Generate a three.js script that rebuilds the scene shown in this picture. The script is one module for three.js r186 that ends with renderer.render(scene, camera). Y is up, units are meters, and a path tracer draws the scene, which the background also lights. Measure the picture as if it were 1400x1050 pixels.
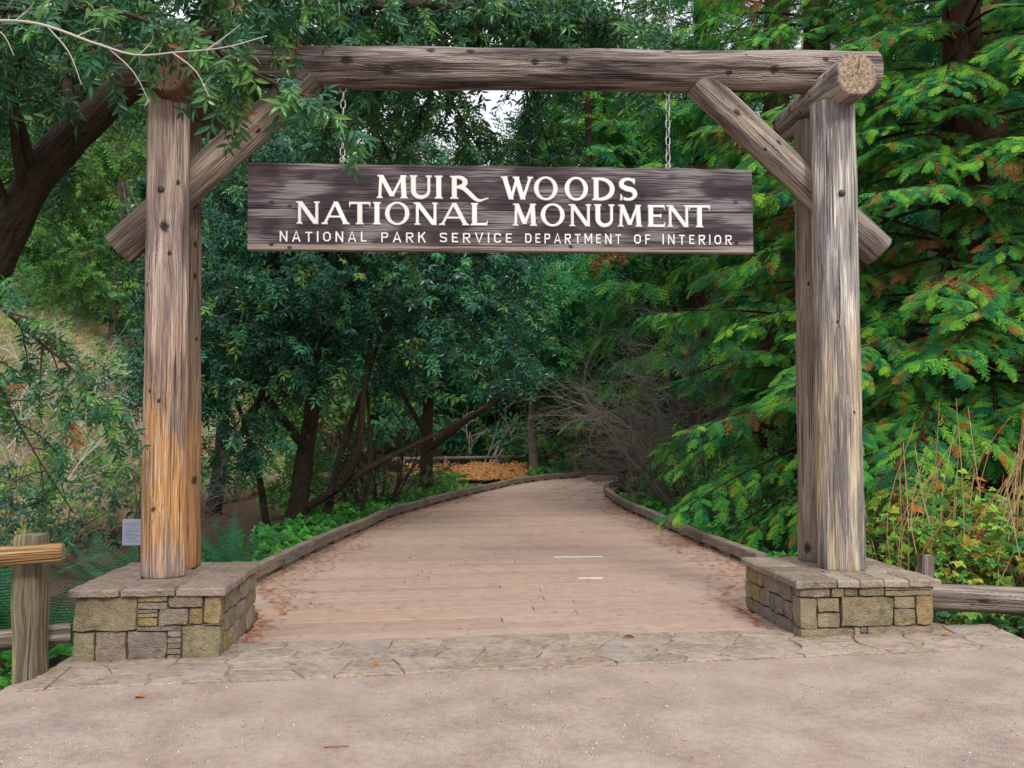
import * as THREE from 'three';
import { mergeGeometries } from 'three/addons/utils/BufferGeometryUtils.js';
import { RoundedBoxGeometry } from 'three/addons/geometries/RoundedBoxGeometry.js';
import { createNoise2D, createNoise3D } from 'simplex-noise';

// ------------------------------------------------------------------ camera, sky, sun, exposure
const scene = new THREE.Scene();
const camera = new THREE.PerspectiveCamera(44.0, 4 / 3, 0.1, 900);
camera.position.set(0, 1.7, 0);
camera.rotation.set(THREE.MathUtils.degToRad(2.64), 0, 0);
scene.add(camera);
const renderer = new THREE.WebGLRenderer({ antialias: true });
renderer.toneMapping = THREE.LinearToneMapping;
renderer.toneMappingExposure = 1.62;
renderer.shadowMap.enabled = true;
renderer.setSize(1024, 768);

function rng(seed) { let a = seed >>> 0; return () => { a = (a + 0x6D2B79F5) | 0; let t = Math.imul(a ^ (a >>> 15), 1 | a); t = (t + Math.imul(t ^ (t >>> 7), 61 | t)) ^ t; return ((t ^ (t >>> 14)) >>> 0) / 4294967296; }; }
const n2 = createNoise2D(rng(11)), n3 = createNoise3D(rng(12));
const clamp = (x, a = 0, b = 1) => Math.min(b, Math.max(a, x)), lerp = (a, b, t) => a + (b - a) * t, smooth = (a, b, x) => { const t = clamp((x - a) / (b - a)); return t * t * (3 - 2 * t); };

{ // bright overcast sky: brighter overhead, thin uneven cloud
  const W = 256, H = 128, d = new Float32Array(W * H * 4);
  for (let j = 0; j < H; j++) for (let i = 0; i < W; i++) {
    const e = ((j + 0.5) / H - 0.5) * Math.PI, a = (i + 0.5) / W * Math.PI * 2, s = Math.max(0, Math.sin(e));
    const c = Math.cos(e), cl = 1 + 0.10 * n3(c * Math.cos(a) * 2, Math.sin(e) * 4, c * Math.sin(a) * 2);
    const L = 1.28 * (1 + 2 * s) / 3 * cl, k = (j * W + i) * 4;
    d[k] = L * 0.97; d[k + 1] = L * 1.0; d[k + 2] = L * 1.06; d[k + 3] = 1;
  }
  const sky = new THREE.DataTexture(d, W, H, THREE.RGBAFormat, THREE.FloatType);
  sky.mapping = THREE.EquirectangularReflectionMapping; sky.magFilter = THREE.LinearFilter; sky.minFilter = THREE.LinearFilter; sky.needsUpdate = true;
  scene.background = sky; scene.environment = sky;
}
const sun = new THREE.DirectionalLight(new THREE.Color(1, 0.95, 0.86), 1.5);
sun.position.set(5, 12, 7); sun.target.position.set(0, 0, -9); sun.castShadow = true; sun.shadow.radius = 24;
sun.shadow.mapSize.set(2048, 2048); Object.assign(sun.shadow.camera, { left: -30, right: 30, top: 30, bottom: -30, near: 0.5, far: 120 });
scene.add(sun, sun.target);

// ------------------------------------------------------------------ helpers
const V = (x, y, z) => new THREE.Vector3(x, y, z);
const used = {};
function numbered(n) { if (!(n in used)) { used[n] = 0; return n; } used[n]++; return n + '_' + String(used[n]).padStart(3, '0'); }
function put(name, geo, mat, parent) { const m = new THREE.Mesh(geo, mat); m.castShadow = m.receiveShadow = true; m.name = name; parent.add(m); return m; }
function thing(name, label, category, pos = [0, 0, 0], turn = 0, group) {
  const o = new THREE.Group(); o.name = numbered(name); o.position.set(...pos); o.rotation.y = turn; scene.add(o);
  o.userData = { label, category }; if (group) o.userData.group = group; return o;
}
function setting(name, label, category, pos = [0, 0, 0], turn = 0) { const o = thing(name, label, category, pos, turn); o.userData.kind = 'structure'; return o; }
function tagMesh(name, geo, mat, label, category, opt = {}) {
  const m = put(numbered(name), geo, mat, scene); m.userData = { label, category }; if (opt.kind) m.userData.kind = opt.kind; if (opt.group) m.userData.group = opt.group; return m;
}
// texture from f(x01, y01) -> [r,g,b] linear
function tex(w, h, f, { linear = false, repeat = [1, 1] } = {}) {
  const d = new Uint8Array(w * h * 4), enc = linear ? (v) => v : (v) => v <= 0.0031308 ? v * 12.92 : 1.055 * Math.pow(v, 1 / 2.4) - 0.055;
  for (let j = 0; j < h; j++) for (let i = 0; i < w; i++) { const c = f(i / w, j / h), k = (j * w + i) * 4; for (let q = 0; q < 3; q++) d[k + q] = clamp(enc(clamp(c[q]))) * 255; d[k + 3] = 255; }
  const t = new THREE.DataTexture(d, w, h, THREE.RGBAFormat); if (!linear) t.colorSpace = THREE.SRGBColorSpace;
  t.wrapS = t.wrapT = THREE.RepeatWrapping; t.magFilter = THREE.LinearFilter; t.minFilter = THREE.LinearMipmapLinearFilter; t.generateMipmaps = true; t.repeat.set(...repeat); t.needsUpdate = true; return t;
}
// periodic 2-D noise on the unit square (nx, ny cycles)
function pn(x, y, nx, ny, s = 0) { const a = x * 2 * Math.PI, b = y * 2 * Math.PI, r = nx / 6.283, q = ny / 6.283; const bl = (u, v) => n2(u + s * 17.3, v - s * 9.1);
  const fx = smooth(0, 1, x), fy = smooth(0, 1, y); return lerp(lerp(bl(x * nx, y * ny), bl((x - 1) * nx, y * ny), fx), lerp(bl(x * nx, (y - 1) * ny), bl((x - 1) * nx, (y - 1) * ny), fx), fy); }
const mix3 = (a, b, t) => [lerp(a[0], b[0], t), lerp(a[1], b[1], t), lerp(a[2], b[2], t)];
function std(color, o = {}) { const m = new THREE.MeshPhysicalMaterial({ roughness: 0.85, metalness: 0, specularIntensity: 0.45, ...o }); if (color) m.color.setRGB(...color); return m; }
function leafMat(color, { coat = 0, through = 0.3, coatR = 0.35 } = {}) { const m = new THREE.MeshPhysicalMaterial({ roughness: 0.95, specularIntensity: 0.12, transmission: through, thickness: 0, side: THREE.DoubleSide, clearcoat: coat, clearcoatRoughness: coatR }); m.color.setRGB(...color); return m; }

// tube along points with radius by t, uv in metres
function tube(pts, rad, sides = 8, segs = 12, rough = 0, seed = 0, cap = true) {
  const cv = pts.length > 2 ? new THREE.CatmullRomCurve3(pts, false, 'centripetal') : new THREE.LineCurve3(pts[0], pts[1]);
  const P = [], N = [], U = [], I = []; let nrm = null; const L = cv.getLength();
  for (let i = 0; i <= segs; i++) {
    const t = i / segs, p = cv.getPointAt(t), tg = cv.getTangentAt(t);
    if (!nrm) { nrm = Math.abs(tg.y) < 0.9 ? V(0, 1, 0) : V(0, 0, 1); }
    nrm.sub(tg.clone().multiplyScalar(nrm.dot(tg))).normalize(); const bn = tg.clone().cross(nrm);
    for (let k = 0; k <= sides; k++) {
      const a = (k % sides) / sides * Math.PI * 2, d = nrm.clone().multiplyScalar(Math.cos(a)).addScaledVector(bn, Math.sin(a));
      let r = rad(t); if (rough) r *= 1 + rough * n3(d.x * 2 + seed, d.z * 2 + p.y * 1.3 + d.y, t * L * 1.3 + seed);
      P.push(p.x + d.x * r, p.y + d.y * r, p.z + d.z * r); N.push(d.x, d.y, d.z); U.push(k / sides * Math.max(0.05, Math.PI * 2 * rad(0.5)), t * L);
    }
  }
  const w = sides + 1; for (let i = 0; i < segs; i++) for (let k = 0; k < sides; k++) { const a = i * w + k, b = a + 1, c = a + w, e = c + 1; I.push(a, b, c, b, e, c); }
  if (cap) for (const [i, flip] of [[0, 1], [segs, 0]]) { const c = P.length / 3, p = cv.getPointAt(i / segs), tg = cv.getTangentAt(i / segs).multiplyScalar(flip ? -1 : 1); P.push(p.x, p.y, p.z); N.push(tg.x, tg.y, tg.z); U.push(0, 0); for (let k = 0; k < sides; k++) flip ? I.push(c, i * w + k + 1, i * w + k) : I.push(c, i * w + k, i * w + k + 1); }
  const g = new THREE.BufferGeometry(); g.setAttribute('position', new THREE.Float32BufferAttribute(P, 3)); g.setAttribute('normal', new THREE.Float32BufferAttribute(N, 3)); g.setAttribute('uv', new THREE.Float32BufferAttribute(U, 2)); g.setIndex(I); return g;
}
const taper = (a, b, pow = 1) => (t) => lerp(a, b, Math.pow(t, pow));
function triGeo(P, col) { const g = new THREE.BufferGeometry(); g.setAttribute('position', new THREE.Float32BufferAttribute(P, 3)); g.setAttribute('uv', new THREE.Float32BufferAttribute(new Float32Array(P.length / 3 * 2), 2)); g.computeVertexNormals(); return g; }
// instance collector: twig axis = +Y, face = +Z
class Inst {
  constructor() { this.m = []; this.c = []; }
  add(p, axis, up, s, col) {
    const y = axis.clone().normalize(), z = up.clone().addScaledVector(y, -up.dot(y)); if (z.lengthSq() < 1e-6) z.set(y.y, y.z, y.x).addScaledVector(y, -(y.y * y.x + y.z * y.y + y.x * y.z)); z.normalize();
    const x = y.clone().cross(z), m = new THREE.Matrix4().makeBasis(x, y, z); m.scale(V(s, s, s)); m.setPosition(p); this.m.push(m); this.c.push(col);
  }
  build(name, geo, mat, parent) {
    const im = new THREE.InstancedMesh(geo, mat, this.m.length); const c = new THREE.Color(); im.name = name; im.castShadow = im.receiveShadow = true; im.userData.kind = 'stuff';
    this.m.forEach((m, i) => { im.setMatrixAt(i, m); c.setRGB(...this.c[i]); im.setColorAt(i, c); }); parent.add(im); return im;
  }
}
function rdir(r) { const z = r() * 2 - 1, a = r() * 6.2832, q = Math.sqrt(1 - z * z); return V(q * Math.cos(a), z, q * Math.sin(a)); }

// ------------------------------------------------------------------ terrain, paving
const GA = 0.0716, GC = [0, 0, -7.8];                     // turn and place of the gate
const toWorld = (x, y, z) => V(x * Math.cos(GA) + z * Math.sin(GA), y, GC[2] - x * Math.sin(GA) + z * Math.cos(GA));
const roll = (x, z) => { const k = smooth(-15, -8, z); return (0.045 + 0.017 * clamp(x, -4.5, 4.5)) * k; };   // slight cross fall of the forecourt
const kerbLpts = [[-2.12, -8.7], [-2.5, -9.4], [-2.86, -10.4], [-2.75, -12.5], [-2.62, -14.4], [-2.47, -16.1], [-2.33, -18.1], [-1.85, -20.6], [-1.3, -23.2], [-0.62, -26], [0.1, -28.6], [1.2, -31.2], [2.5, -32.6], [5, -33.6], [9, -34]];
const kerbRpts = [[2.2, -8.6], [2.6, -9.6], [2.92, -11.2], [2.83, -13], [2.7, -15.2], [2.58, -17.2], [2.4, -19.7], [2.36, -22], [2.46, -24.9], [2.83, -27.2], [3.4, -28.2], [5, -28.9], [9, -29.4]];
function xAt(pts, z) { for (let i = 1; i < pts.length; i++) if (z >= pts[i][1]) { const t = (z - pts[i - 1][1]) / (pts[i][1] - pts[i - 1][1]); return lerp(pts[i - 1][0], pts[i][0], clamp(t)); } return pts[pts.length - 1][0]; }
function terrainY(x, z) {
  let y = -0.22 + 0.05 * n2(x * 0.7, z * 0.7);
  const side = Math.max(0, -x - 3.2), sr = Math.max(0, x - 3.4);
  y -= 0.16 * smooth(0, 1.2, side) * smooth(-16, -8, z); y -= 0.2 * smooth(0.1, 1.2, sr) * smooth(-16, -9, z) ;
  y += 0.72 * Math.max(0, -x - 9.5 - 0.1 * Math.max(0, z + 12)) * smooth(-6, -18, z) * (1 - 0.25 * smooth(20, 70, -x));
  y += 0.55 * Math.max(0, x - 9) * smooth(0, -14, z) * (1 - 0.3 * smooth(20, 70, x));
  y += 0.30 * Math.max(0, -z - 46);
  const far = smooth(3, 14, Math.hypot(x, z + 15) - 10); y += far * (0.5 * n2(x * 0.12, z * 0.12) + 0.15 * n2(x * 0.5, z * 0.5));
  return Math.min(y, 62 + 3 * n2(x * 0.03, z * 0.03));
}
const soilTex = tex(512, 512, (x, y) => { const a = 0.5 + 0.5 * pn(x, y, 9, 9, 1), b = 0.5 + 0.5 * pn(x, y, 60, 60, 2), c = 0.5 + 0.5 * pn(x, y, 160, 90, 3); const k = mix3([0.045, 0.03, 0.02], [0.15, 0.085, 0.05], a * 0.5 + b * 0.3 + c * 0.3); return c > 0.8 ? mix3(k, [0.25, 0.13, 0.06], 0.6) : k; });
const soilBump = tex(512, 512, (x, y) => { const v = 0.5 + 0.25 * pn(x, y, 30, 30, 4) + 0.25 * pn(x, y, 110, 110, 5); return [v, v, v]; }, { linear: true });
{
  const N = 170, ax = (t) => { const s = t * 2 - 1; return Math.sign(s) * (34 * Math.abs(s) + 386 * Math.pow(Math.abs(s), 5)); };
  const P = [], U = [], I = [];
  for (let j = 0; j <= N; j++) for (let i = 0; i <= N; i++) { const x = ax(i / N), z = ax(j / N) - 18; P.push(x, z > 2 ? -0.25 : terrainY(x, z), z); U.push(x / 2.2, z / 2.2); }
  for (let j = 0; j < N; j++) for (let i = 0; i < N; i++) { const a = j * (N + 1) + i, b = a + 1, c = a + N + 1, d = c + 1; I.push(a, c, b, b, c, d); }
  const g = new THREE.BufferGeometry(); g.setAttribute('position', new THREE.Float32BufferAttribute(P, 3)); g.setAttribute('uv', new THREE.Float32BufferAttribute(U, 2)); g.setIndex(I); g.computeVertexNormals();
  tagMesh('ground', g, std(null, { map: soilTex, bumpMap: soilBump, bumpScale: 0.05, roughness: 1 }), 'brown forest soil with leaf litter under the trees and up the slopes', 'ground', { kind: 'structure' });
}
const sandTex = tex(1024, 1024, (x, y) => {
  const a = 0.5 + 0.5 * pn(x, y, 5, 5, 6), b = 0.5 + 0.5 * pn(x, y, 28, 28, 7), c = pn(x, y, 230, 230, 8), e = pn(x, y, 400, 400, 9), f = pn(x, y, 120, 120, 30);
  let k = mix3([0.245, 0.178, 0.148], [0.43, 0.335, 0.285], 0.7 * a + 0.4 * b); const g = 1 + 0.26 * c + 0.26 * e + 0.14 * pn(x, y, 130, 130, 36); k = k.map((v) => v * g);
  if (e > 0.72 && c > 0) k = [0.70, 0.62, 0.55]; if (e < -0.74 && c < 0) k = [0.13, 0.09, 0.075]; if (f > 0.84) k = mix3(k, [0.16, 0.09, 0.06], 0.7); return k; });
const sandBump = tex(1024, 1024, (x, y) => { const v = 0.5 + 0.3 * pn(x, y, 400, 400, 9) + 0.2 * pn(x, y, 230, 230, 8); return [v, v, v]; }, { linear: true });
const asphaltMat = std(null, { map: sandTex, bumpMap: sandBump, bumpScale: 0.012, roughness: 0.95 });
{
  // the forecourt: one slab following the cross fall, its edge left and right of the gate as it stands
  const edge = [[-40, 40], [-40, 1], [-12, -2.2], [-6, -4.2], [-3.42, -6.0], [-3.2, -6.9], [-3.12, -7.35], [-2.2, -7.9], [2.2, -8.4], [3.35, -8.05], [3.55, -7.75], [3.8, -7.05], [4.6, -6.5], [7, -5.2], [13, -3.4], [40, 0], [40, 40]];
  const inside = (x, z) => { let c = false; for (let i = 0, j = edge.length - 1; i < edge.length; j = i++) { const [a, b] = edge[i], [p, q] = edge[j]; if ((b > z) !== (q > z) && x < (p - a) * (z - b) / (q - b) + a) c = !c; } return c; };
  const sh = new THREE.Shape(); edge.forEach(([x, z], i) => i ? sh.lineTo(x, -z) : sh.moveTo(x, -z)); sh.closePath();
  // grid triangulation: strips along z so that the roll is followed
  const P = [], I = [], U = []; const zs = []; for (let z = -8.4; z <= 40; z += z < -4 ? 0.1 : z < 2 ? 0.5 : 3) zs.push(z);
  const span = (z) => { let lo = 1e9, hi = -1e9; for (let i = 0, j = edge.length - 1; i < edge.length; j = i++) { const [a, b] = edge[i], [p, q] = edge[j]; if ((b > z) !== (q > z)) { const x = (p - a) * (z - b) / (q - b) + a; lo = Math.min(lo, x); hi = Math.max(hi, x); } } return lo < hi ? [lo, hi] : null; };
  const NX = 40; let row = 0;
  for (const z of zs) { const s = span(z + 0.01); if (!s) continue; for (let i = 0; i <= NX; i++) { const wob = (i === 0 || i === NX) ? 0.03 * n2(z * 3, i) : 0, x = lerp(s[0], s[1], i / NX) + wob; P.push(x, roll(x, z), z); U.push(x / 2.6, z / 2.6); } if (row) for (let i = 0; i < NX; i++) { const a = (row - 1) * (NX + 1) + i, b = a + 1, c = a + NX + 1, d = c + 1; I.push(a, c, b, b, c, d); } row++; }
  // skirts down both edges
  const base = P.length / 3; for (let r = 0; r < row; r++) for (const i of [0, NX]) { const k = (r * (NX + 1) + i) * 3; for (const dy of [0, -0.4]) { P.push(P[k] + (dy ? (i ? 0.08 : -0.08) : 0), P[k + 1] + dy, P[k + 2]); U.push(P[k + 2] / 2.6, dy / 2.6); } }
  for (let r = 1; r < row; r++) for (const q of [0, 2]) { const a = base + (r - 1) * 4 + q, c = base + r * 4 + q; I.push(a, a + 1, c, c, a + 1, c + 1); }
  const g = new THREE.BufferGeometry(); g.setAttribute('position', new THREE.Float32BufferAttribute(P, 3)); g.setAttribute('uv', new THREE.Float32BufferAttribute(U, 2)); g.setIndex(I); g.computeVertexNormals();
  tagMesh('road', g, asphaltMat, 'worn sandy pinkish asphalt forecourt before the gate', 'road', { kind: 'structure' });
}
// ---- stones
const stoneTex = tex(512, 512, (x, y) => { const a = pn(x, y, 4, 4, 21), b = pn(x, y, 15, 15, 22), c = pn(x, y, 70, 70, 23), e = pn(x, y, 180, 180, 24); let v = 0.78 + 0.14 * a + 0.12 * b + 0.10 * c + 0.08 * e; let k = [v, v * 0.985, v * 0.95]; const l = smooth(0.1, 0.7, 0.7 * pn(x, y, 5, 5, 25) + 0.5 * c); k = mix3(k, [v * 0.80, v * 0.82, v * 0.42], l * 0.65); const rs = smooth(0.2, 0.7, pn(x, y, 4, 4, 38) + 0.4 * b); k = mix3(k, [v * 0.95, v * 0.72, v * 0.5], rs * 0.5); const dk = smooth(0.3, 0.75, pn(x, y, 7, 7, 39) + 0.4 * e); k = mix3(k, [v * 0.5, v * 0.48, v * 0.46], dk * 0.6); const w = smooth(0.5, 0.8, pn(x, y, 40, 40, 26)); return mix3(k, [0.95, 0.95, 0.9], w * 0.35); });
const stoneBump = tex(512, 512, (x, y) => { const v = 0.5 + 0.2 * pn(x, y, 8, 8, 27) + 0.18 * pn(x, y, 30, 30, 28) + 0.12 * pn(x, y, 110, 110, 29); return [v, v, v]; }, { linear: true });
const stoneMat = (c) => std(c, { map: stoneTex, bumpMap: stoneBump, bumpScale: 0.03, roughness: 0.95 });
const SM = { grey: stoneMat([0.34, 0.28, 0.235]), tan: stoneMat([0.37, 0.295, 0.21]), ochre: stoneMat([0.39, 0.295, 0.165]), olive: stoneMat([0.325, 0.275, 0.185]), dark: stoneMat([0.27, 0.225, 0.195]), pink: stoneMat([0.36, 0.28, 0.235]), cap: stoneMat([0.36, 0.285, 0.25]), capR: stoneMat([0.44, 0.365, 0.305]) };
const flagM = [stoneMat([0.49, 0.395, 0.345]), stoneMat([0.52, 0.42, 0.36]), stoneMat([0.46, 0.38, 0.34]), stoneMat([0.50, 0.395, 0.335])];
function roughen(g, amp, f, seed) { // push vertices by noise of position, shared vertices stay together
  const p = g.attributes.position; for (let i = 0; i < p.count; i++) { const x = p.getX(i), y = p.getY(i), z = p.getZ(i); p.setXYZ(i, x + amp * n3(x * f + seed, y * f, z * f), y + amp * n3(x * f, y * f + seed, z * f + 7), z + amp * n3(x * f + 5, y * f, z * f + seed)); } g.computeVertexNormals(); return g;
}
function boxUV(g, off) { const p = g.attributes.position, n = g.attributes.normal, u = new Float32Array(p.count * 2); for (let i = 0; i < p.count; i++) { const ax = Math.abs(n.getX(i)), ay = Math.abs(n.getY(i)), az = Math.abs(n.getZ(i)); let a, b; if (az >= ax && az >= ay) { a = p.getX(i); b = p.getY(i); } else if (ax >= ay) { a = p.getZ(i); b = p.getY(i); } else { a = p.getX(i); b = p.getZ(i); } u[i * 2] = a * 1.3 + off; u[i * 2 + 1] = b * 1.3 + off * 1.7; } g.setAttribute('uv', new THREE.BufferAttribute(u, 2)); return g; }
function stoneBox(w, h, d, r, seed) { // quarried block: split faces, worn arrises
  const s = (l) => Math.max(2, Math.min(6, Math.round(l / 0.06))), g = new THREE.BoxGeometry(w, h, d, s(w), s(h), s(d)), p = g.attributes.position, rr = Math.min(r, w * 0.22, h * 0.22, d * 0.3), H = [w / 2, h / 2, d / 2]; boxUV(g, seed * 0.37);
  for (let i = 0; i < p.count; i++) {
    const q = [p.getX(i), p.getY(i), p.getZ(i)], near = q.map((c, k) => clamp(1 - (H[k] - Math.abs(c)) / (rr * 1.6 + 1e-6))), e = [0, 1, 2].map((k) => { const o = near[(k + 1) % 3] + near[(k + 2) % 3]; return Math.sign(q[k]) * (near[k] > 0.99 ? -rr * 0.24 * Math.min(1.6, o) : 0); });
    const f = 5, am = Math.min(0.016, h * 0.10), n = [n3(q[0] * f + seed, q[1] * f, q[2] * f), n3(q[0] * f, q[1] * f + seed, q[2] * f + 7), n3(q[0] * f + 5, q[1] * f, q[2] * f + seed)], n5 = n3(q[0] * 15 + seed, q[1] * 15, q[2] * 15);
    p.setXYZ(i, q[0] + e[0] + am * 0.7 * n[0], q[1] + e[1] + am * 0.7 * n[1], q[2] + e[2] + am * (n[2] + 0.5 * n5));
  }
  g.computeVertexNormals(); return g; }
function slab(poly, y0, y1, bevel, seed, jitter = 0.006) { // polygon (x,z) prism with a chamfered, uneven top edge
  const ctr = poly.reduce((a, p) => [a[0] + p[0] / poly.length, a[1] + p[1] / poly.length], [0, 0]);
  let pts = []; for (let i = 0; i < poly.length; i++) { const a = poly[i], b = poly[(i + 1) % poly.length], L = Math.hypot(b[0] - a[0], b[1] - a[1]), k = Math.max(1, Math.round(L / 0.09)); for (let q = 0; q < k; q++) { const t = q / k; pts.push([lerp(a[0], b[0], t), lerp(a[1], b[1], t)]); } }
  pts = pts.map(([x, z]) => { const dx = ctr[0] - x, dz = ctr[1] - z, l = Math.hypot(dx, dz) || 1, j = jitter * (n2(x * 9 + seed, z * 9) + 0.6 * n2(x * 25, z * 25 + seed)); return [x + dx / l * j, z + dz / l * j]; });
  const ins = pts.map(([x, z]) => { const dx = ctr[0] - x, dz = ctr[1] - z, l = Math.hypot(dx, dz) || 1, b = bevel * (1 + 0.5 * n2(x * 14, z * 14 + seed)); return [x + dx / l * b, z + dz / l * b]; });
  const P = [], T = (a, b, c) => P.push(...a, ...b, ...c), top = (p) => y1 + 0.25 * bevel * n2(p[0] * 6 + seed, p[1] * 6); const n = pts.length, ct = [ctr[0], top(ctr), ctr[1]];
  let area = 0; for (let i = 0; i < n; i++) { const a = pts[i], b = pts[(i + 1) % n]; area += a[0] * b[1] - b[0] * a[1]; } if (area > 0) { pts.reverse(); ins.reverse(); }
  for (let i = 0; i < n; i++) { const a = pts[i], b = pts[(i + 1) % n], c = ins[i], d = ins[(i + 1) % n]; const A0 = [a[0], y0, a[1]], B0 = [b[0], y0, b[1]], A1 = [a[0], y1 - bevel, a[1]], B1 = [b[0], y1 - bevel, b[1]], C = [c[0], top(c), c[1]], D = [d[0], top(d), d[1]]; T(A0, B0, B1); T(A0, B1, A1); T(A1, B1, D); T(A1, D, C); T(C, D, ct); }
  const g = new THREE.BufferGeometry(); g.setAttribute('position', new THREE.Float32BufferAttribute(P, 3)); g.computeVertexNormals(); return boxUV(g, seed * 0.31);
}
function clipPoly(poly, nx, nz, d) { const out = []; for (let i = 0; i < poly.length; i++) { const a = poly[i], b = poly[(i + 1) % poly.length], da = a[0] * nx + a[1] * nz - d, db = b[0] * nx + b[1] * nz - d; if (da <= 0) out.push(a); if ((da < 0 && db > 0) || (da > 0 && db < 0)) { const t = da / (da - db); out.push([lerp(a[0], b[0], t), lerp(a[1], b[1], t)]); } } return out; }
{ // flagstone strip across the front of the gate, random stones with dirt joints
  const o = setting('pavement', 'strip of irregular flagstones between asphalt and boardwalk', 'pavement', GC, GA);
  const r = rng(5), seeds = []; for (let tries = 0; tries < 4000 && seeds.length < 58; tries++) { const p = [lerp(-3.35, 3.9, r()), lerp(0.24, 1.26, r())]; if (seeds.every((q) => Math.hypot((q[0] - p[0]) * 0.85, (q[1] - p[1]) * 1.15) > 0.27)) seeds.push(p); }
  seeds.forEach((s, i) => {
    let poly = [[s[0] - 0.8, s[1] - 0.8], [s[0] + 0.8, s[1] - 0.8], [s[0] + 0.8, s[1] + 0.8], [s[0] - 0.8, s[1] + 0.8]];
    for (const q of seeds) if (q !== s) { const nx = q[0] - s[0], nz = q[1] - s[1], l = Math.hypot(nx, nz); poly = clipPoly(poly, nx / l, nz / l, (s[0] * nx + s[1] * nz) / l + l / 2 - 0.008); }
    poly = clipPoly(poly, 0, -1, -0.26 - 0.03 * s[0] + 0.02); poly = clipPoly(poly, 0.03, 1, 1.22 + 0.01 * Math.sin(s[0] * 3)); poly = clipPoly(poly, -1, 0, 3.32); poly = clipPoly(poly, 1, 0.1, 3.86);
    if (poly.length < 3) return;
    const w = toWorld(s[0], 0, s[1]), y = roll(w.x, w.z), g = slab(poly, y - 0.03, y + 0.014 + 0.004 * r(), 0.006, i * 3.1, 0.014);
    const p = g.attributes.position; for (let k = 0; k < p.count; k++) { const q = toWorld(p.getX(k), 0, p.getZ(k)); p.setY(k, p.getY(k) + roll(q.x, q.z) - y); }
    put('paving_stone', g, flagM[i % 4], o);
  });
}
// ---- boardwalk
const plankTex = tex(1024, 1024, (x, y) => { const g1 = pn(x, y, 6, 130, 31), g2 = pn(x, y, 14, 300, 32), a = pn(x, y, 4, 4, 33), d = pn(x, y, 90, 90, 34), s = pn(x, y, 300, 300, 35); let k = mix3([0.345, 0.235, 0.18], [0.47, 0.34, 0.27], clamp(0.55 + 0.2 * a + 0.26 * g1 + 0.22 * g2)); const dust = smooth(-0.3, 0.6, pn(x, y, 11, 11, 37) + 0.5 * d); k = mix3(k, [0.485, 0.36, 0.29], dust * 0.5); if (g2 < -0.66) k = mix3(k, [0.16, 0.09, 0.06], 0.6); return k.map((v) => v * (1 + 0.2 * s)); });
const plankBump = tex(1024, 1024, (x, y) => { const v = 0.5 + 0.25 * pn(x, y, 6, 130, 31) + 0.2 * pn(x, y, 14, 300, 32); return [v, v, v]; }, { linear: true });
const plankM = [[0.98, 0.97, 0.96], [0.88, 0.85, 0.84], [1, 0.94, 0.90], [0.93, 0.92, 0.92]].map((c) => std(c, { map: plankTex, bumpMap: plankBump, bumpScale: 0.006, roughness: 0.9 }));
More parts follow.
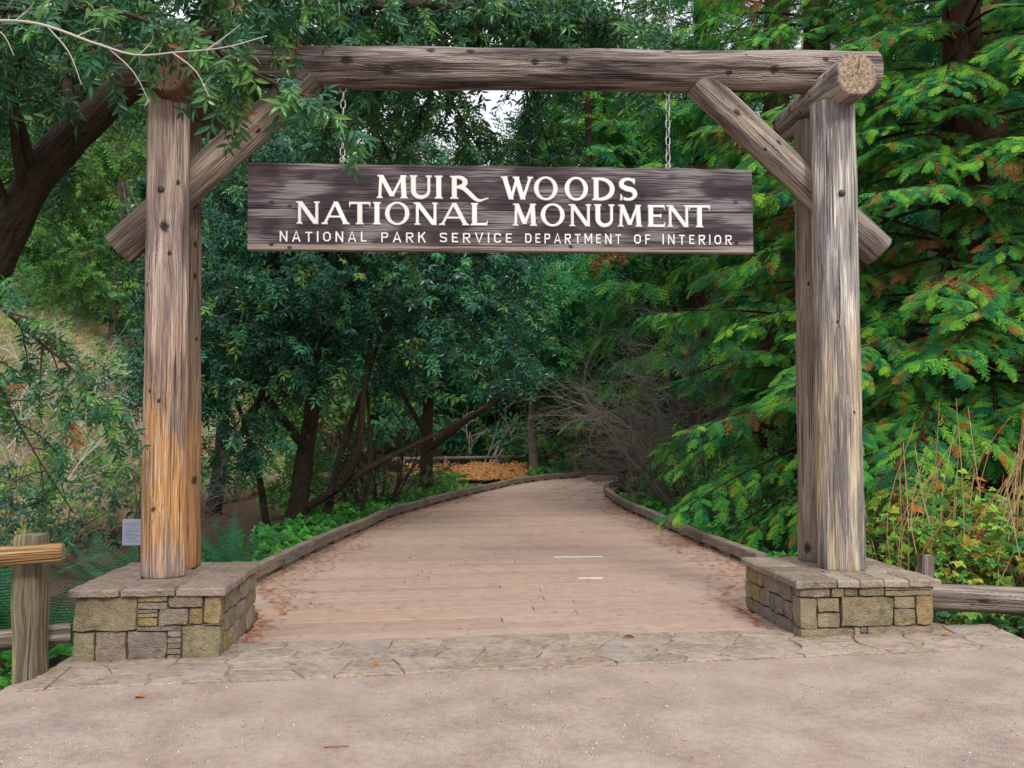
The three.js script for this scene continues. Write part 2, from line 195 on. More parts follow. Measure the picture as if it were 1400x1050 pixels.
{
  const o = setting('boardwalk_path', 'wide dusty plank boardwalk running through the gate into the woods', 'boardwalk');
  const r = rng(8), cg = Math.cos(GA), sg = Math.sin(GA); let z = 0.34, k = 0; const stonesZ = GC[2];
  const bed = [];
  while (z > -26.4) {
    const wd = 0.235 + 0.03 * r(), zc = z - wd / 2, wz = stonesZ + zc;
    // ends of this row (in the gate's frame): under the kerbs, between the piers at the start
    let xl, xr; if (zc > -0.7) { xl = -2.17; xr = 2.14; } else { xl = xAt(kerbLpts, wz + 0.18) * 1 - zc * sg * 1 - 0.0; xr = xAt(kerbRpts, wz - 0.18) - zc * sg; xl = (xAt(kerbLpts, wz + 0.18) - zc * sg) / cg - 0.12; xr = (xAt(kerbRpts, wz - 0.18) - zc * sg) / cg + 0.12; }
    const cuts = [xl]; let x = xl + 1.4 + r() * 2.6; while (x < xr - 1) { cuts.push(x); x += 2.6 + r() * 1.6; } cuts.push(xr);
    for (let i = 1; i < cuts.length; i++) {
      const L = cuts[i] - cuts[i - 1] - 0.005, w = wd - 0.010 - 0.020 * r() ** 3, xc = (cuts[i] + cuts[i - 1]) / 2, g = new RoundedBoxGeometry(L, 0.045, w, 1, 0.006);
      const p = g.attributes.position, u = g.attributes.uv, ou = r() * 5, ov = r() * 5; for (let q = 0; q < p.count; q++) { u.setXY(q, p.getX(q) / 2.2 + ou, (p.getZ(q) + p.getY(q)) / 2.2 + ov); }
      const m = put('plank', g, plankM[Math.floor(r() * 4)], o), wp = toWorld(xc, 0, zc); m.position.set(wp.x, roll(wp.x, wp.z) - 0.022 + 0.004 * (r() - 0.5), wp.z); m.rotation.y = GA; m.rotation.z = 0.017 * smooth(-15, -8, wp.z);
    }
    if (k === 6 || k === 8) { /* pale metal strips set between planks */
      const L = k === 6 ? 0.36 : 0.62, px = k === 6 ? 1.16 : 1.02; void L; void px; }
    z -= wd; k++;
  }
  // two pale strips covering gaps
  const strip = std([0.72, 0.72, 0.70], { roughness: 0.5, metalness: 0.3 });
  for (const [x, zz, L] of [[0.86, -10.55, 0.27], [0.86, -12.45, 0.64]]) { const m = put('metal_strip', new RoundedBoxGeometry(L, 0.008, 0.05, 1, 0.003), strip, o); m.position.set(x, roll(x, zz) + 0.006, zz); m.rotation.y = GA; }
  // packed dirt showing in the gaps
  const P = [], I = [], U = []; let n = 0; for (let zz = -7.5; zz > -34; zz -= 0.5) { const a = zz > -8.5 ? -2.2 : xAt(kerbLpts, zz) - 0.2, b = zz > -8.5 ? 2.2 : xAt(kerbRpts, zz) + 0.2; for (const x of [a, b]) { P.push(x, roll(x, zz) - 0.046, zz); U.push(x, zz); } if (n) { const q = (n - 1) * 2; I.push(q, q + 1, q + 2, q + 1, q + 3, q + 2); } n++; }
  const g = new THREE.BufferGeometry(); g.setAttribute('position', new THREE.Float32BufferAttribute(P, 3)); g.setAttribute('uv', new THREE.Float32BufferAttribute(U, 2)); g.setIndex(I); g.computeVertexNormals(); put('dirt_bed', g, std([0.36, 0.2, 0.15], { map: sandTex, roughness: 1 }), o);
}
// ---- kerbs: squared timbers on short blocks
const greyWood = tex(512, 1024, (x, y) => { const g = pn(x, y, 26, 4, 41), h = pn(x, y, 80, 8, 42), a = pn(x, y, 3, 3, 43); return mix3([0.13, 0.10, 0.085], [0.36, 0.30, 0.25], clamp(0.5 + 0.3 * g + 0.2 * h + 0.25 * a)); });
const greyBump = tex(512, 1024, (x, y) => { const v = 0.5 + 0.3 * pn(x, y, 26, 4, 41) + 0.2 * pn(x, y, 80, 8, 42); return [v, v, v]; }, { linear: true });
const kerbMat = [std([0.95, 0.9, 0.86], { map: greyWood, bumpMap: greyBump, bumpScale: 0.008 }), std([0.78, 0.74, 0.72], { map: greyWood, bumpMap: greyBump, bumpScale: 0.008 })];
function kerb(pts, label, step = 2.5) {
  const o = setting('kerb', label, 'kerb'), cv = new THREE.CatmullRomCurve3(pts.map(([x, z]) => V(x, 0, z)), false, 'centripetal'), L = cv.getLength(), r = rng(Math.round(L * 100));
  const n = Math.max(1, Math.round(L / step));
  for (let i = 0; i < n; i++) {
    const P = [], I = [], U = [], S = 6, a0 = i / n + 0.006 / L, a1 = (i + 1) / n - 0.006 / L, dy = 0.012 * (r() - 0.5), W = 0.07, off = r();
    const sec = [[-W, 0.055], [-W, 0.165], [-W + 0.012, 0.178], [W - 0.012, 0.178], [W, 0.165], [W, 0.055]];
    for (let s = 0; s <= S; s++) { const t = lerp(a0, a1, s / S), p = cv.getPointAt(clamp(t)), tg = cv.getTangentAt(clamp(t)), nx = -tg.z, nz = tg.x, y = roll(p.x, p.z) + dy; sec.forEach(([d, h], k) => { const e = 0.004 * n2(t * L * 4, k * 3.3 + i); P.push(p.x + nx * (d + e), y + h + e, p.z + nz * (d + e)); U.push(k * 0.12 + off, t * L * 0.5); }); }
    const m = sec.length; for (let s = 0; s < S; s++) for (let k = 0; k < m; k++) { const a = s * m + k, b = s * m + (k + 1) % m, c = a + m, d = b + m; I.push(a, c, b, b, c, d); } for (let k = 1; k < m - 1; k++) { I.push(0, k, k + 1); const b = S * m; I.push(b, b + k + 1, b + k); }
    let g = new THREE.BufferGeometry(); g.setAttribute('position', new THREE.Float32BufferAttribute(P, 3)); g.setAttribute('uv', new THREE.Float32BufferAttribute(U, 2)); g.setIndex(I); g = g.toNonIndexed(); g.computeVertexNormals(); put('timber', g, kerbMat[i % 2], o);
    for (const q of [0.12, 0.5, 0.88]) { const t = lerp(a0, a1, q), p = cv.getPointAt(t), tg = cv.getTangentAt(t), b = put('block', new THREE.BoxGeometry(0.12, 0.06, 0.3), kerbMat[1], o); b.position.set(p.x, roll(p.x, p.z) + 0.03, p.z); b.rotation.y = Math.atan2(tg.x, tg.z); }
  }
}
kerb(kerbLpts.slice(2), 'long weathered timber kerb along the laurel side of the boardwalk');
kerb(kerbRpts.slice(2), 'weathered timber kerb along the redwood side of the boardwalk');
kerb([[2.45, -30.9], [3.0, -30.3], [4.2, -29.9], [8.5, -30.4]], 'short pale timber kerb at the side opening of the boardwalk');

// ------------------------------------------------------------------ stone piers
function pier(name, label, xl, xr, zb, topY, frontStones, yBottomL, yBottomR, capFront, seed, capMat) {
  const o = thing(name, label, 'stone pier', GC, GA), r = rng(seed), zf = 0.6, capY = topY - 0.058, w = xr - xl, mats = Object.values(SM).slice(0, 6);
  put('mortar_core', roughen(new THREE.BoxGeometry(w - 0.07, capY + 0.1, zf - zb - 0.07, 8, 4, 8), 0.006, 7, seed).translate((xl + xr) / 2, capY / 2 - 0.05, (zf + zb) / 2), std([0.10, 0.075, 0.06], { roughness: 1, bumpMap: stoneBump, bumpScale: 0.02 }), o);
  // front: [u0,u1,v0,v1,material]
  for (const [u0, u1, v0, v1, mk] of frontStones) {
    const yb = lerp(yBottomL, yBottomR, (u0 + u1) / 2), H = capY - yb, gw = (u1 - u0) * w - 0.005, gh = (v1 - v0) * H - 0.004, d = 0.16 + 0.02 * r();
    const g = stoneBox(gw, gh, d, 0.02, seed + r() * 90); const m = put('stone', g, SM[mk], o); m.position.set(xl + (u0 + u1) / 2 * w, capY - (v0 + v1) / 2 * H, zf - d / 2 + 0.012 * (r() - 0.3)); m.rotation.z = 0.012 * (r() - 0.5); m.rotation.y = 0.03 * (r() - 0.5);
  }
  // sides: rubble courses
  for (const sx of [-1, 1]) {
    let y = capY; const yb = sx < 0 ? yBottomL : yBottomR;
    while (y > yb + 0.03) {
      const h = Math.min(y - yb + 0.02, 0.06 + 0.11 * r()); let z = zf - 0.165;
      while (z > zb + 0.02) { const L = Math.min(z - zb, 0.14 + 0.34 * r()), Lz = z - L < zb + 0.08 ? z - zb : L, d = 0.13 + 0.02 * r(); if (Lz > 0.03) { const m = put('stone', stoneBox(d, h - 0.002, Lz - 0.003, 0.018, seed + r() * 90), mats[Math.floor(r() * 6)], o); m.position.set(sx < 0 ? xl + d / 2 - 0.012 * r() : xr - d / 2 + 0.012 * r(), y - h / 2, z - Lz / 2); m.rotation.x = 0.03 * (r() - 0.5); } z -= Lz; }
      y -= h;
    }
  }
  // cap slabs: front row from capFront, then rows behind
  const ov = 0.035, x0 = xl - ov, x1 = xr + ov, z0 = zf + ov, z1 = zb - ov; const rows = [z0, z0 - 0.42, z0 - 0.78, z0 - 1.08, z1];
  const cut = rows.map((_, i) => { if (!i) return capFront.map((u) => lerp(x0, x1, u)); const c = [x0]; let x = x0 + 0.2 + 0.25 * r(); while (x < x1 - 0.2) { c.push(x); x += 0.24 + 0.2 * r(); } c.push(x1); return c; });
  for (let i = 0; i < rows.length - 1; i++) for (let k = 1; k < cut[i].length; k++) {
    const a = cut[i][k - 1], b = cut[i][k], sk = 0.02, e = 0.005, zt = rows[i] - (i ? e : 0), zu = rows[i + 1] + e, j = (q) => 0.018 * n2(q * 7 + seed, i * 3.3);
    const ia = k === 1 ? 0 : e, ib = k === cut[i].length - 1 ? 0 : e;
    put('cap_slab', slab([[a + ia, zt + j(a)], [b - ib, zt + j(b)], [b - ib + (ib ? sk * (r() - 0.5) * 0.5 : 0), zu + e * 0.5], [a + ia, zu + e * 0.5]], capY + 0.004, topY - 0.003 + 0.006 * r(), 0.014, seed + i * 7 + k, 0.012), r() < 0.75 ? capMat : SM.grey, o);
  }
  return o;
}
pier('stone_pier', 'mossy low stone pier beside the fence post with split rails and small panel', -3.235, -2.185, -0.72, 0.53, [
  [0, .43, 0, .51, 'olive'], [.43, .635, 0, .09, 'ochre'], [.43, .635, .09, .2, 'grey'], [.635, .88, 0, .19, 'grey'], [.88, 1, 0, .43, 'ochre'], [.43, .57, .2, .255, 'dark'], [.43, .57, .255, .315, 'tan'], [.43, .57, .315, .45, 'ochre'], [.57, .775, .19, .45, 'grey'], [.775, .88, .19, .45, 'ochre'],
  [.43, .73, .45, .52, 'dark'], [0, .147, .51, 1, 'olive'], [.147, .36, .52, .95, 'grey'], [.36, .635, .52, .95, 'dark'], [.635, .73, .52, .62, 'grey'], [.635, .73, .62, .7, 'tan'], [.635, .73, .7, .79, 'dark'], [.635, .73, .79, .87, 'grey'], [.635, .73, .87, .99, 'pink'], [.73, 1, .45, 1, 'olive'], [.147, .635, .95, 1.02, 'dark'], [.88, 1, .43, .45, 'dark']], -0.03, -0.01, [0, .33, .68, 1], 31, SM.cap);
pier('stone_pier', 'low stone pier of pale block stones beside the bramble bank and half-log rail', 2.165, 3.235, -0.70, 0.53, [
  [0, .235, 0, .19, 'grey'], [.235, .335, 0, .19, 'olive'], [.335, .44, 0, .19, 'dark'], [.44, .632, 0, .19, 'olive'], [.632, 1, 0, .07, 'olive'], [.632, 1, .07, .19, 'tan'],
  [0, .135, .19, .8, 'olive'], [.135, .305, .19, .49, 'tan'], [.135, .305, .49, .79, 'tan'], [.305, .7, .19, .78, 'olive'], [.7, .865, .19, .44, 'olive'], [.7, .865, .44, .78, 'tan'], [.865, 1, .19, .78, 'ochre'],
  [0, .4, .8, 1.02, 'olive'], [.4, .45, .79, 1.02, 'tan'], [.45, .5, .79, .9, 'dark'], [.45, .5, .9, 1.02, 'grey'], [.5, 1, .78, 1.02, 'tan']], 0.08, 0.09, [0, .29, .44, .61, .78, 1], 47, SM.capR);

// ------------------------------------------------------------------ the log gate
// weathered log skin: u round the log (0.5 faces the road), v along it
function logSkin(w, h, seed, o) {
  const { lo, mid, hi, len, knots = [], stain = () => 0, stainCol = [0.5, 0.2, 0.05], bleach = 0.5, dark = 0.4 } = o;
  const shadeAt = (x, y) => {
    const X = (y) => y * len; const ca = Math.cos(x * 6.2832), sa = Math.sin(x * 6.2832), L = X(y); let wob = 0, kn = 0, ring = 0;
    for (const [ku, kv, kr] of knots) { const dx = (x - ku) * 1.1, dy = (y - kv) * len, d = Math.hypot(dx, dy * 0.8) * (1 + 0.22 * n2(dx * 28 + ku * 40, dy * 22 + kv * 30 + seed)), q = Math.exp(-d * d / (kr * kr * 7)); wob += q * (dx / (Math.abs(dx) + 0.02)) * 0.022; kn = Math.max(kn, 1 - smooth(kr * 0.4, kr * 1.0, d)); ring = Math.max(ring, q); }
    const xx = x + wob; const c2 = Math.cos(xx * 6.2832), s2 = Math.sin(xx * 6.2832);
    const g1 = n3(c2 * 5 + seed, s2 * 5, L * 0.55), g2 = n3(c2 * 13 + seed, s2 * 13, L * 1.9), g3 = n3(c2 * 34, s2 * 34 + seed, L * 5), big = n3(ca * 1.2 + seed, sa * 1.2, L * 0.75), fine = n3(c2 * 60, s2 * 60 + seed, L * 7), med = n3(c2 * 4.5 - seed, s2 * 4.5, L * 2.1);
    const crack = smooth(0.52, 0.66, n3(c2 * 17 + seed * 2, s2 * 17, L * 0.35)) * smooth(-0.2, 0.3, n3(ca * 2, sa * 2 + 9, L * 1.2 + seed));
    return { g1, g2, g3, big, fine, crack, kn, ring, med };
  };
  const map = tex(w, h, (x, y) => {
    const q = shadeAt(x, y); let k = mix3(lo, mid, clamp(0.55 + 0.35 * q.g1 + 0.25 * q.g2 + 0.15 * q.g3));
    k = mix3(k, hi, bleach * smooth(0.0, 0.6, q.big * 0.7 + q.g2 * 0.5 + 0.25 * q.g1) * (0.75 + 0.25 * q.fine));
    const st = stain(x, y, q); k = mix3(k, stainCol.map((v) => v * (0.85 + 0.3 * q.g2 + 0.2 * q.g3)), clamp(st));
    k = mix3(k, [lo[0] * 0.42, lo[1] * 0.44, lo[2] * 0.5], dark * smooth(0.05, 0.5, -q.big * 0.7 + q.g1 * 0.45 + 0.35 * q.med)); k = k.map((c) => c * (1 + 0.22 * q.med * q.fine + 0.16 * q.fine)); if (q.g3 > 0.5 && q.g2 > 0.1) k = mix3(k, hi, 0.45 * bleach);
    k = mix3(k, [0.025, 0.018, 0.015], Math.max(q.crack * 0.8, q.kn * 0.92)); return k;
  });
  const bump = tex(w / 2, h / 2, (x, y) => { const q = shadeAt(x, y); const v = clamp(0.6 + 0.15 * q.g2 + 0.14 * q.g3 + 0.08 * q.fine - 0.45 * q.crack - 0.35 * q.kn + 0.15 * q.ring); return [v, v, v]; }, { linear: true });
  return std(null, { map, bumpMap: bump, bumpScale: 0.022, roughness: 0.88 });
}
// a log from a to b; front = the direction that u = 0.5 faces
function logGeo(a, b, ra, rb, seed, front = V(0, 0, 1), wob = 0.055) {
  const S = 64, Nn = 60, ax = b.clone().sub(a), L = ax.length(); ax.normalize(); const f = front.clone().addScaledVector(ax, -front.dot(ax)).normalize(), s = f.clone().cross(ax).normalize(), P = [], U = [], I = [], NA = [];
  const ts = [0, 0.012 / L]; for (let i = 1; i < Nn; i++) ts.push(i / Nn); ts.push(1 - 0.012 / L, 1);
  ts.forEach((t, i) => { const cham = (i === 0 || i === ts.length - 1) ? 0.014 : 0, ct = a.clone().addScaledVector(ax, t * L); for (let k = 0; k <= S; k++) { const ang = (k / S - 0.5) * Math.PI * 2, d = f.clone().multiplyScalar(Math.cos(ang)).addScaledVector(s, -Math.sin(ang)); const R = lerp(ra, rb, t) * (1 + wob * n3(d.x * 1.1 + seed, d.y * 1.1 + t * L * 0.5, d.z * 1.1 + t * L * 0.6) + wob * 0.35 * n3(d.x * 3 + seed, t * L * 1.5 + d.y * 3, d.z * 3) + wob * 0.22 * n3(d.x * 8 + seed, t * L * 0.8 + d.y * 8, d.z * 8)) - cham; P.push(ct.x + d.x * R, ct.y + d.y * R, ct.z + d.z * R); U.push(k / S, t); } });
  const w = S + 1; for (let i = 0; i < ts.length - 1; i++) for (let k = 0; k < S; k++) { const p = i * w + k, q = p + 1, m = p + w, n = m + 1; I.push(p, m, q, q, m, n); }
  const g = new THREE.BufferGeometry(); g.setAttribute('position', new THREE.Float32BufferAttribute(P, 3)); g.setAttribute('uv', new THREE.Float32BufferAttribute(U, 2)); g.setIndex(I); g.computeVertexNormals();
  const nn = g.attributes.normal; for (let i = 0; i < ts.length; i++) { const p = i * w, q = p + S, x = nn.getX(p) + nn.getX(q), y = nn.getY(p) + nn.getY(q), z = nn.getZ(p) + nn.getZ(q), l = Math.hypot(x, y, z); nn.setXYZ(p, x / l, y / l, z / l); nn.setXYZ(q, x / l, y / l, z / l); }
  // check winding
  const c0 = V(P[w * 3], P[w * 3 + 1], P[w * 3 + 2]).sub(a); if (V(nn.getX(w), nn.getY(w), nn.getZ(w)).dot(c0) < 0) { const ix = g.index.array; for (let i = 0; i < ix.length; i += 3) { const t = ix[i]; ix[i] = ix[i + 1]; ix[i + 1] = t; } g.computeVertexNormals(); }
  const ends = [0, ts.length - 1].map((i, e) => { const Pn = [], Un = [], In = []; let R0 = 0; const rings = 5; for (let q = 0; q <= rings; q++) for (let k = 0; k < S; k++) { const j = (i * w + k) * 3, t = e ? b : a, fr = q / rings; Pn.push(lerp(t.x, P[j], fr), lerp(t.y, P[j + 1], fr), lerp(t.z, P[j + 2], fr)); const ang = k / S * 6.2832; Un.push(0.5 + 0.48 * fr * Math.cos(ang), 0.5 + 0.48 * fr * Math.sin(ang)); } for (let q = 0; q < rings; q++) for (let k = 0; k < S; k++) { const p = q * S + k, p2 = q * S + (k + 1) % S, m = p + S, m2 = p2 + S; In.push(p, m, p2, p2, m, m2); } const gg = new THREE.BufferGeometry(); gg.setAttribute('position', new THREE.Float32BufferAttribute(Pn, 3)); gg.setAttribute('uv', new THREE.Float32BufferAttribute(Un, 2)); gg.setIndex(In); gg.computeVertexNormals(); void R0; return gg; });
  return [g, ends];
}
const endTex = (c1, c2, seed) => { const f = (x, y) => { const dx = x - 0.5, dy = y - 0.5, d = Math.hypot(dx, dy), a = Math.atan2(dy, dx); const rings = 0.5 + 0.5 * Math.sin(d * 120 + 3 * n2(x * 5 + seed, y * 5)); let rad = 0; for (const [ca, ln, cw] of [[0.7, 0.46, 0.016], [2.9, 0.33, 0.011], [4.4, 0.42, 0.009], [5.6, 0.2, 0.008]]) { const da = Math.abs(Math.atan2(Math.sin(a - ca - seed), Math.cos(a - ca - seed) )) * d + 0.012 * n2(d * 20, ca); if (Math.cos(a - ca - seed) > 0) rad = Math.max(rad, (1 - smooth(cw * 0.4, cw, Math.abs(da))) * (1 - smooth(ln * 0.7, ln, d))); } return [rings, rad, n2(x * 7 + seed, y * 7), n2(x * 16, y * 16 + seed)]; };
  const map = tex(256, 256, (x, y) => { const [r, c, b, n] = f(x, y); let k = mix3(c1, c2, clamp(0.45 + 0.25 * r + 0.35 * b + 0.2 * n)); return mix3(k, [0.03, 0.022, 0.018], c * 0.8); }); const bump = tex(256, 256, (x, y) => { const [r, c, b, n] = f(x, y); const v = clamp(0.55 + 0.15 * r - 0.4 * c + 0.2 * b + 0.15 * n); return [v, v, v]; }, { linear: true });
  return std(null, { map, bumpMap: bump, bumpScale: 0.012, roughness: 0.9 }); };
const endGrey = endTex([0.10, 0.07, 0.05], [0.42, 0.33, 0.23], 1), endDark = endTex([0.07, 0.045, 0.03], [0.19, 0.12, 0.08], 7);

const skinL = logSkin(512, 2048, 3.3, { len: 3.8, lo: [0.20, 0.14, 0.125], mid: [0.49, 0.365, 0.305], hi: [0.64, 0.52, 0.43], bleach: 0.85, dark: 0.6, stainCol: [0.55, 0.27, 0.085],
  knots: [[0.52, 0.72, 0.05], [0.42, 0.38, 0.02], [0.62, 0.815, 0.025], [0.38, 0.60, 0.02], [0.5, 0.36, 0.02], [0.47, 0.14, 0.022], [0.56, 0.665, 0.022]],
  stain: (x, y, q) => smooth(0.50, 0.24, y + 0.12 * q.g1 + 0.12 * q.g2 - 0.03) * smooth(0.0, 0.08, y + 0.05 * q.g2) * (0.95 - 0.75 * smooth(0.05, 0.5, q.g3 * 0.7 + q.g2 * 0.5)) * (0.35 + 0.65 * smooth(-0.45, 0.15, q.big + 0.5 * q.g1 + 0.3)) });
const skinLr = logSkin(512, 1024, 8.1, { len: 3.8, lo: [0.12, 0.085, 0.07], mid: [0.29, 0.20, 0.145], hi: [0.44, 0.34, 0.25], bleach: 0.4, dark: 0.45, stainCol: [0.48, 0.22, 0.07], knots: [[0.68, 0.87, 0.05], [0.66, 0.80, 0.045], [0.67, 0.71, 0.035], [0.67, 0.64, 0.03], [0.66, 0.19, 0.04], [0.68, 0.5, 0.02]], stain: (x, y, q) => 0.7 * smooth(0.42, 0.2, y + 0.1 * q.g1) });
const skinR = logSkin(512, 2048, 5.7, { len: 3.9, lo: [0.18, 0.16, 0.16], mid: [0.42, 0.38, 0.345], hi: [0.74, 0.68, 0.58], bleach: 1.0, dark: 0.65, stainCol: [0.42, 0.27, 0.12], knots: [[0.55, 0.33, 0.015], [0.44, 0.52, 0.014]], stain: (x, y, q) => 0.55 * smooth(0.36, 0.24, Math.abs(y - 0.24) + 0.1 * q.g1 + 0.06 * q.g2) * (0.5 + 0.5 * smooth(0, 0.4, q.big)) + 0.35 * smooth(0.30, 0.24, x + 0.02 * q.g2) });
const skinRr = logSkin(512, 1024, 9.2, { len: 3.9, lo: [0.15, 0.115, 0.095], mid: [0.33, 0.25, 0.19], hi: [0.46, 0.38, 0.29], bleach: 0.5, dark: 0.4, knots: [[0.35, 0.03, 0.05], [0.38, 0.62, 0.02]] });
const bk = (px, dy, r) => [0.5 - Math.asin(clamp(dy, -0.95, 0.95)) / 6.2832, (px - 180) / 1020, r];
const skinB = logSkin(512, 2048, 1.9, { len: 6.4, lo: [0.07, 0.05, 0.046], mid: [0.165, 0.128, 0.115], hi: [0.38, 0.325, 0.29], bleach: 0.7, dark: 0.85, stainCol: [0.36, 0.29, 0.245], stain: (x, y, q) => smooth(0.60, 0.9, y + 0.08 * q.g1 + 0.06 * q.big) * 0.6,
  knots: [bk(477, 0, .055), bk(530, -.45, .05), bk(587, .6, .04), bk(639, .55, .035), bk(724, 0, .04), bk(763, .1, .045), bk(822, .85, .035), bk(905, .75, .035), bk(985, -.4, .035), bk(1047, -.25, .045), bk(1119, .3, .03), bk(350, .2, .03), bk(1010, .5, .015)] });
const skinC = logSkin(512, 1024, 6.6, { len: 2.2, lo: [0.14, 0.11, 0.095], mid: [0.30, 0.245, 0.20], hi: [0.52, 0.45, 0.37], bleach: 0.75, dark: 0.7, knots: [[0.47, 0.80, 0.04], [0.55, 0.60, 0.03], [0.4, 0.62, 0.02], [0.52, 0.27, 0.05], [0.62, 0.42, 0.025]] });
const skinD = logSkin(512, 1024, 4.2, { len: 2.2, lo: [0.11, 0.085, 0.068], mid: [0.25, 0.195, 0.155], hi: [0.45, 0.375, 0.30], bleach: 0.6, dark: 0.65, knots: [[0.47, 0.35, 0.03], [0.6, 0.7, 0.03]] });
const skinX = logSkin(512, 1024, 2.7, { len: 1.4, lo: [0.08, 0.045, 0.03], mid: [0.19, 0.10, 0.06], hi: [0.32, 0.19, 0.12], bleach: 0.3, dark: 0.5 });
{
  const o = thing('log_gate', 'tall weathered log gate of paired posts, crossbeam and diagonal braces on stone piers', 'gate', GC, GA);
  const lg = (name, a, b, ra, rb, skin, end, seed, front, wob) => { const [g, e] = logGeo(a, b, ra, rb, seed, front, wob); const m = put(name, g, skin, o); for (const x of e) put('end_grain', x, end, m); return m; };
  const lp = lg('post', V(-2.775, 0.528, 0), V(-2.79, 4.36, 0), 0.172, 0.160, skinL, endGrey, 1);
  lg('post', V(-2.775, 0.528, -0.47), V(-2.815, 4.36, -0.47), 0.168, 0.155, skinLr, endGrey, 2);
  const rp = lg('post', V(2.757, 0.528, 0), V(2.744, 4.46, 0), 0.192, 0.180, skinR, endGrey, 3);
  lg('post', V(2.755, 0.528, -0.47), V(2.765, 4.46, -0.47), 0.175, 0.165, skinRr, endGrey, 4);
  lg('crossbeam', V(-3.28, 4.725, -0.25), V(3.24, 4.835, -0.25), 0.172, 0.182, skinB, endGrey, 5);
  lg('cross_log', V(2.715, 4.575, -0.92), V(2.785, 4.575, 0.40), 0.150, 0.180, skinC, endGrey, 6, V(-1, 0.3, 0.3));
  lg('cross_log', V(-2.715, 4.47, -0.92), V(-2.725, 4.47, 0.38), 0.150, 0.175, skinX, endDark, 7, V(1, 0.2, 0.3));
  lg('brace', V(3.245, 3.235, -0.235), V(1.64, 4.71, -0.235), 0.145, 0.135, skinC, endGrey, 8);
  lg('brace', V(-3.25, 3.165, -0.235), V(-1.69, 4.665, -0.235), 0.145, 0.140, skinD, endDark, 9);
  const iron = std([0.06, 0.07, 0.075], { metalness: 0.6, roughness: 0.5 });
  const bolt = (p, x, y, z) => { const pr = [[0, 0.028], [0.016, 0.027], [0.026, 0.02], [0.031, 0.0]].map(([h, r]) => new THREE.Vector2(r, h)); const m = put('bolt', new THREE.LatheGeometry(pr, 14).rotateX(Math.PI / 2), iron, p); m.position.set(x, y, z); };
  bolt(rp, 2.735, 3.648, 0.175); bolt(lp, -2.795, 3.584, 0.155);
}
// ------------------------------------------------------------------ hanging sign
function shapeOf(pts) { const s = new THREE.Shape(); pts.forEach(([x, y], i) => i ? s.lineTo(x, y) : s.moveTo(x, y)); s.closePath(); return s; }
function ellipseRing(cx, cy, ax, ay, bx, by) { const s = new THREE.Shape(); s.absellipse(cx, cy, ax, ay, 0, Math.PI * 2, false, 0); const h = new THREE.Path(); h.absellipse(cx, cy, bx, by, 0, Math.PI * 2, true, 0); s.holes.push(h); return s; }
// roman capitals, cap height 1; strokes [x0,y0,x1,y1,width] cut level at top and foot
const TK = 0.19, TN = 0.095, SF = 0.06;
const st = (x0, y0, x1, y1, w) => shapeOf([[x0 - w / 2, y0], [x0 + w / 2, y0], [x1 + w / 2, y1], [x1 - w / 2, y1]]);
const sf = (x, y, h = 0.11) => shapeOf([[x - h, y === 0 ? 0 : 1], [x - h, y === 0 ? SF * 0.6 : 1 - SF * 0.6], [x - h * 0.55, y === 0 ? SF : 1 - SF], [x + h * 0.55, y === 0 ? SF : 1 - SF], [x + h, y === 0 ? SF * 0.6 : 1 - SF * 0.6], [x + h, y === 0 ? 0 : 1]]);
function curveStroke(f, w, n = 26) { const a = [], b = []; for (let i = 0; i <= n; i++) { const t = i / n, p = f(t), q = f(Math.min(1, t + 0.01)), p0 = f(Math.max(0, t - 0.01)), dx = q[0] - p0[0], dy = q[1] - p0[1], l = Math.hypot(dx, dy) || 1, h = w(t) / 2; a.push([p[0] - dy / l * h, p[1] + dx / l * h]); b.push([p[0] + dy / l * h, p[1] - dx / l * h]); } return shapeOf([...a, ...b.reverse()]); }
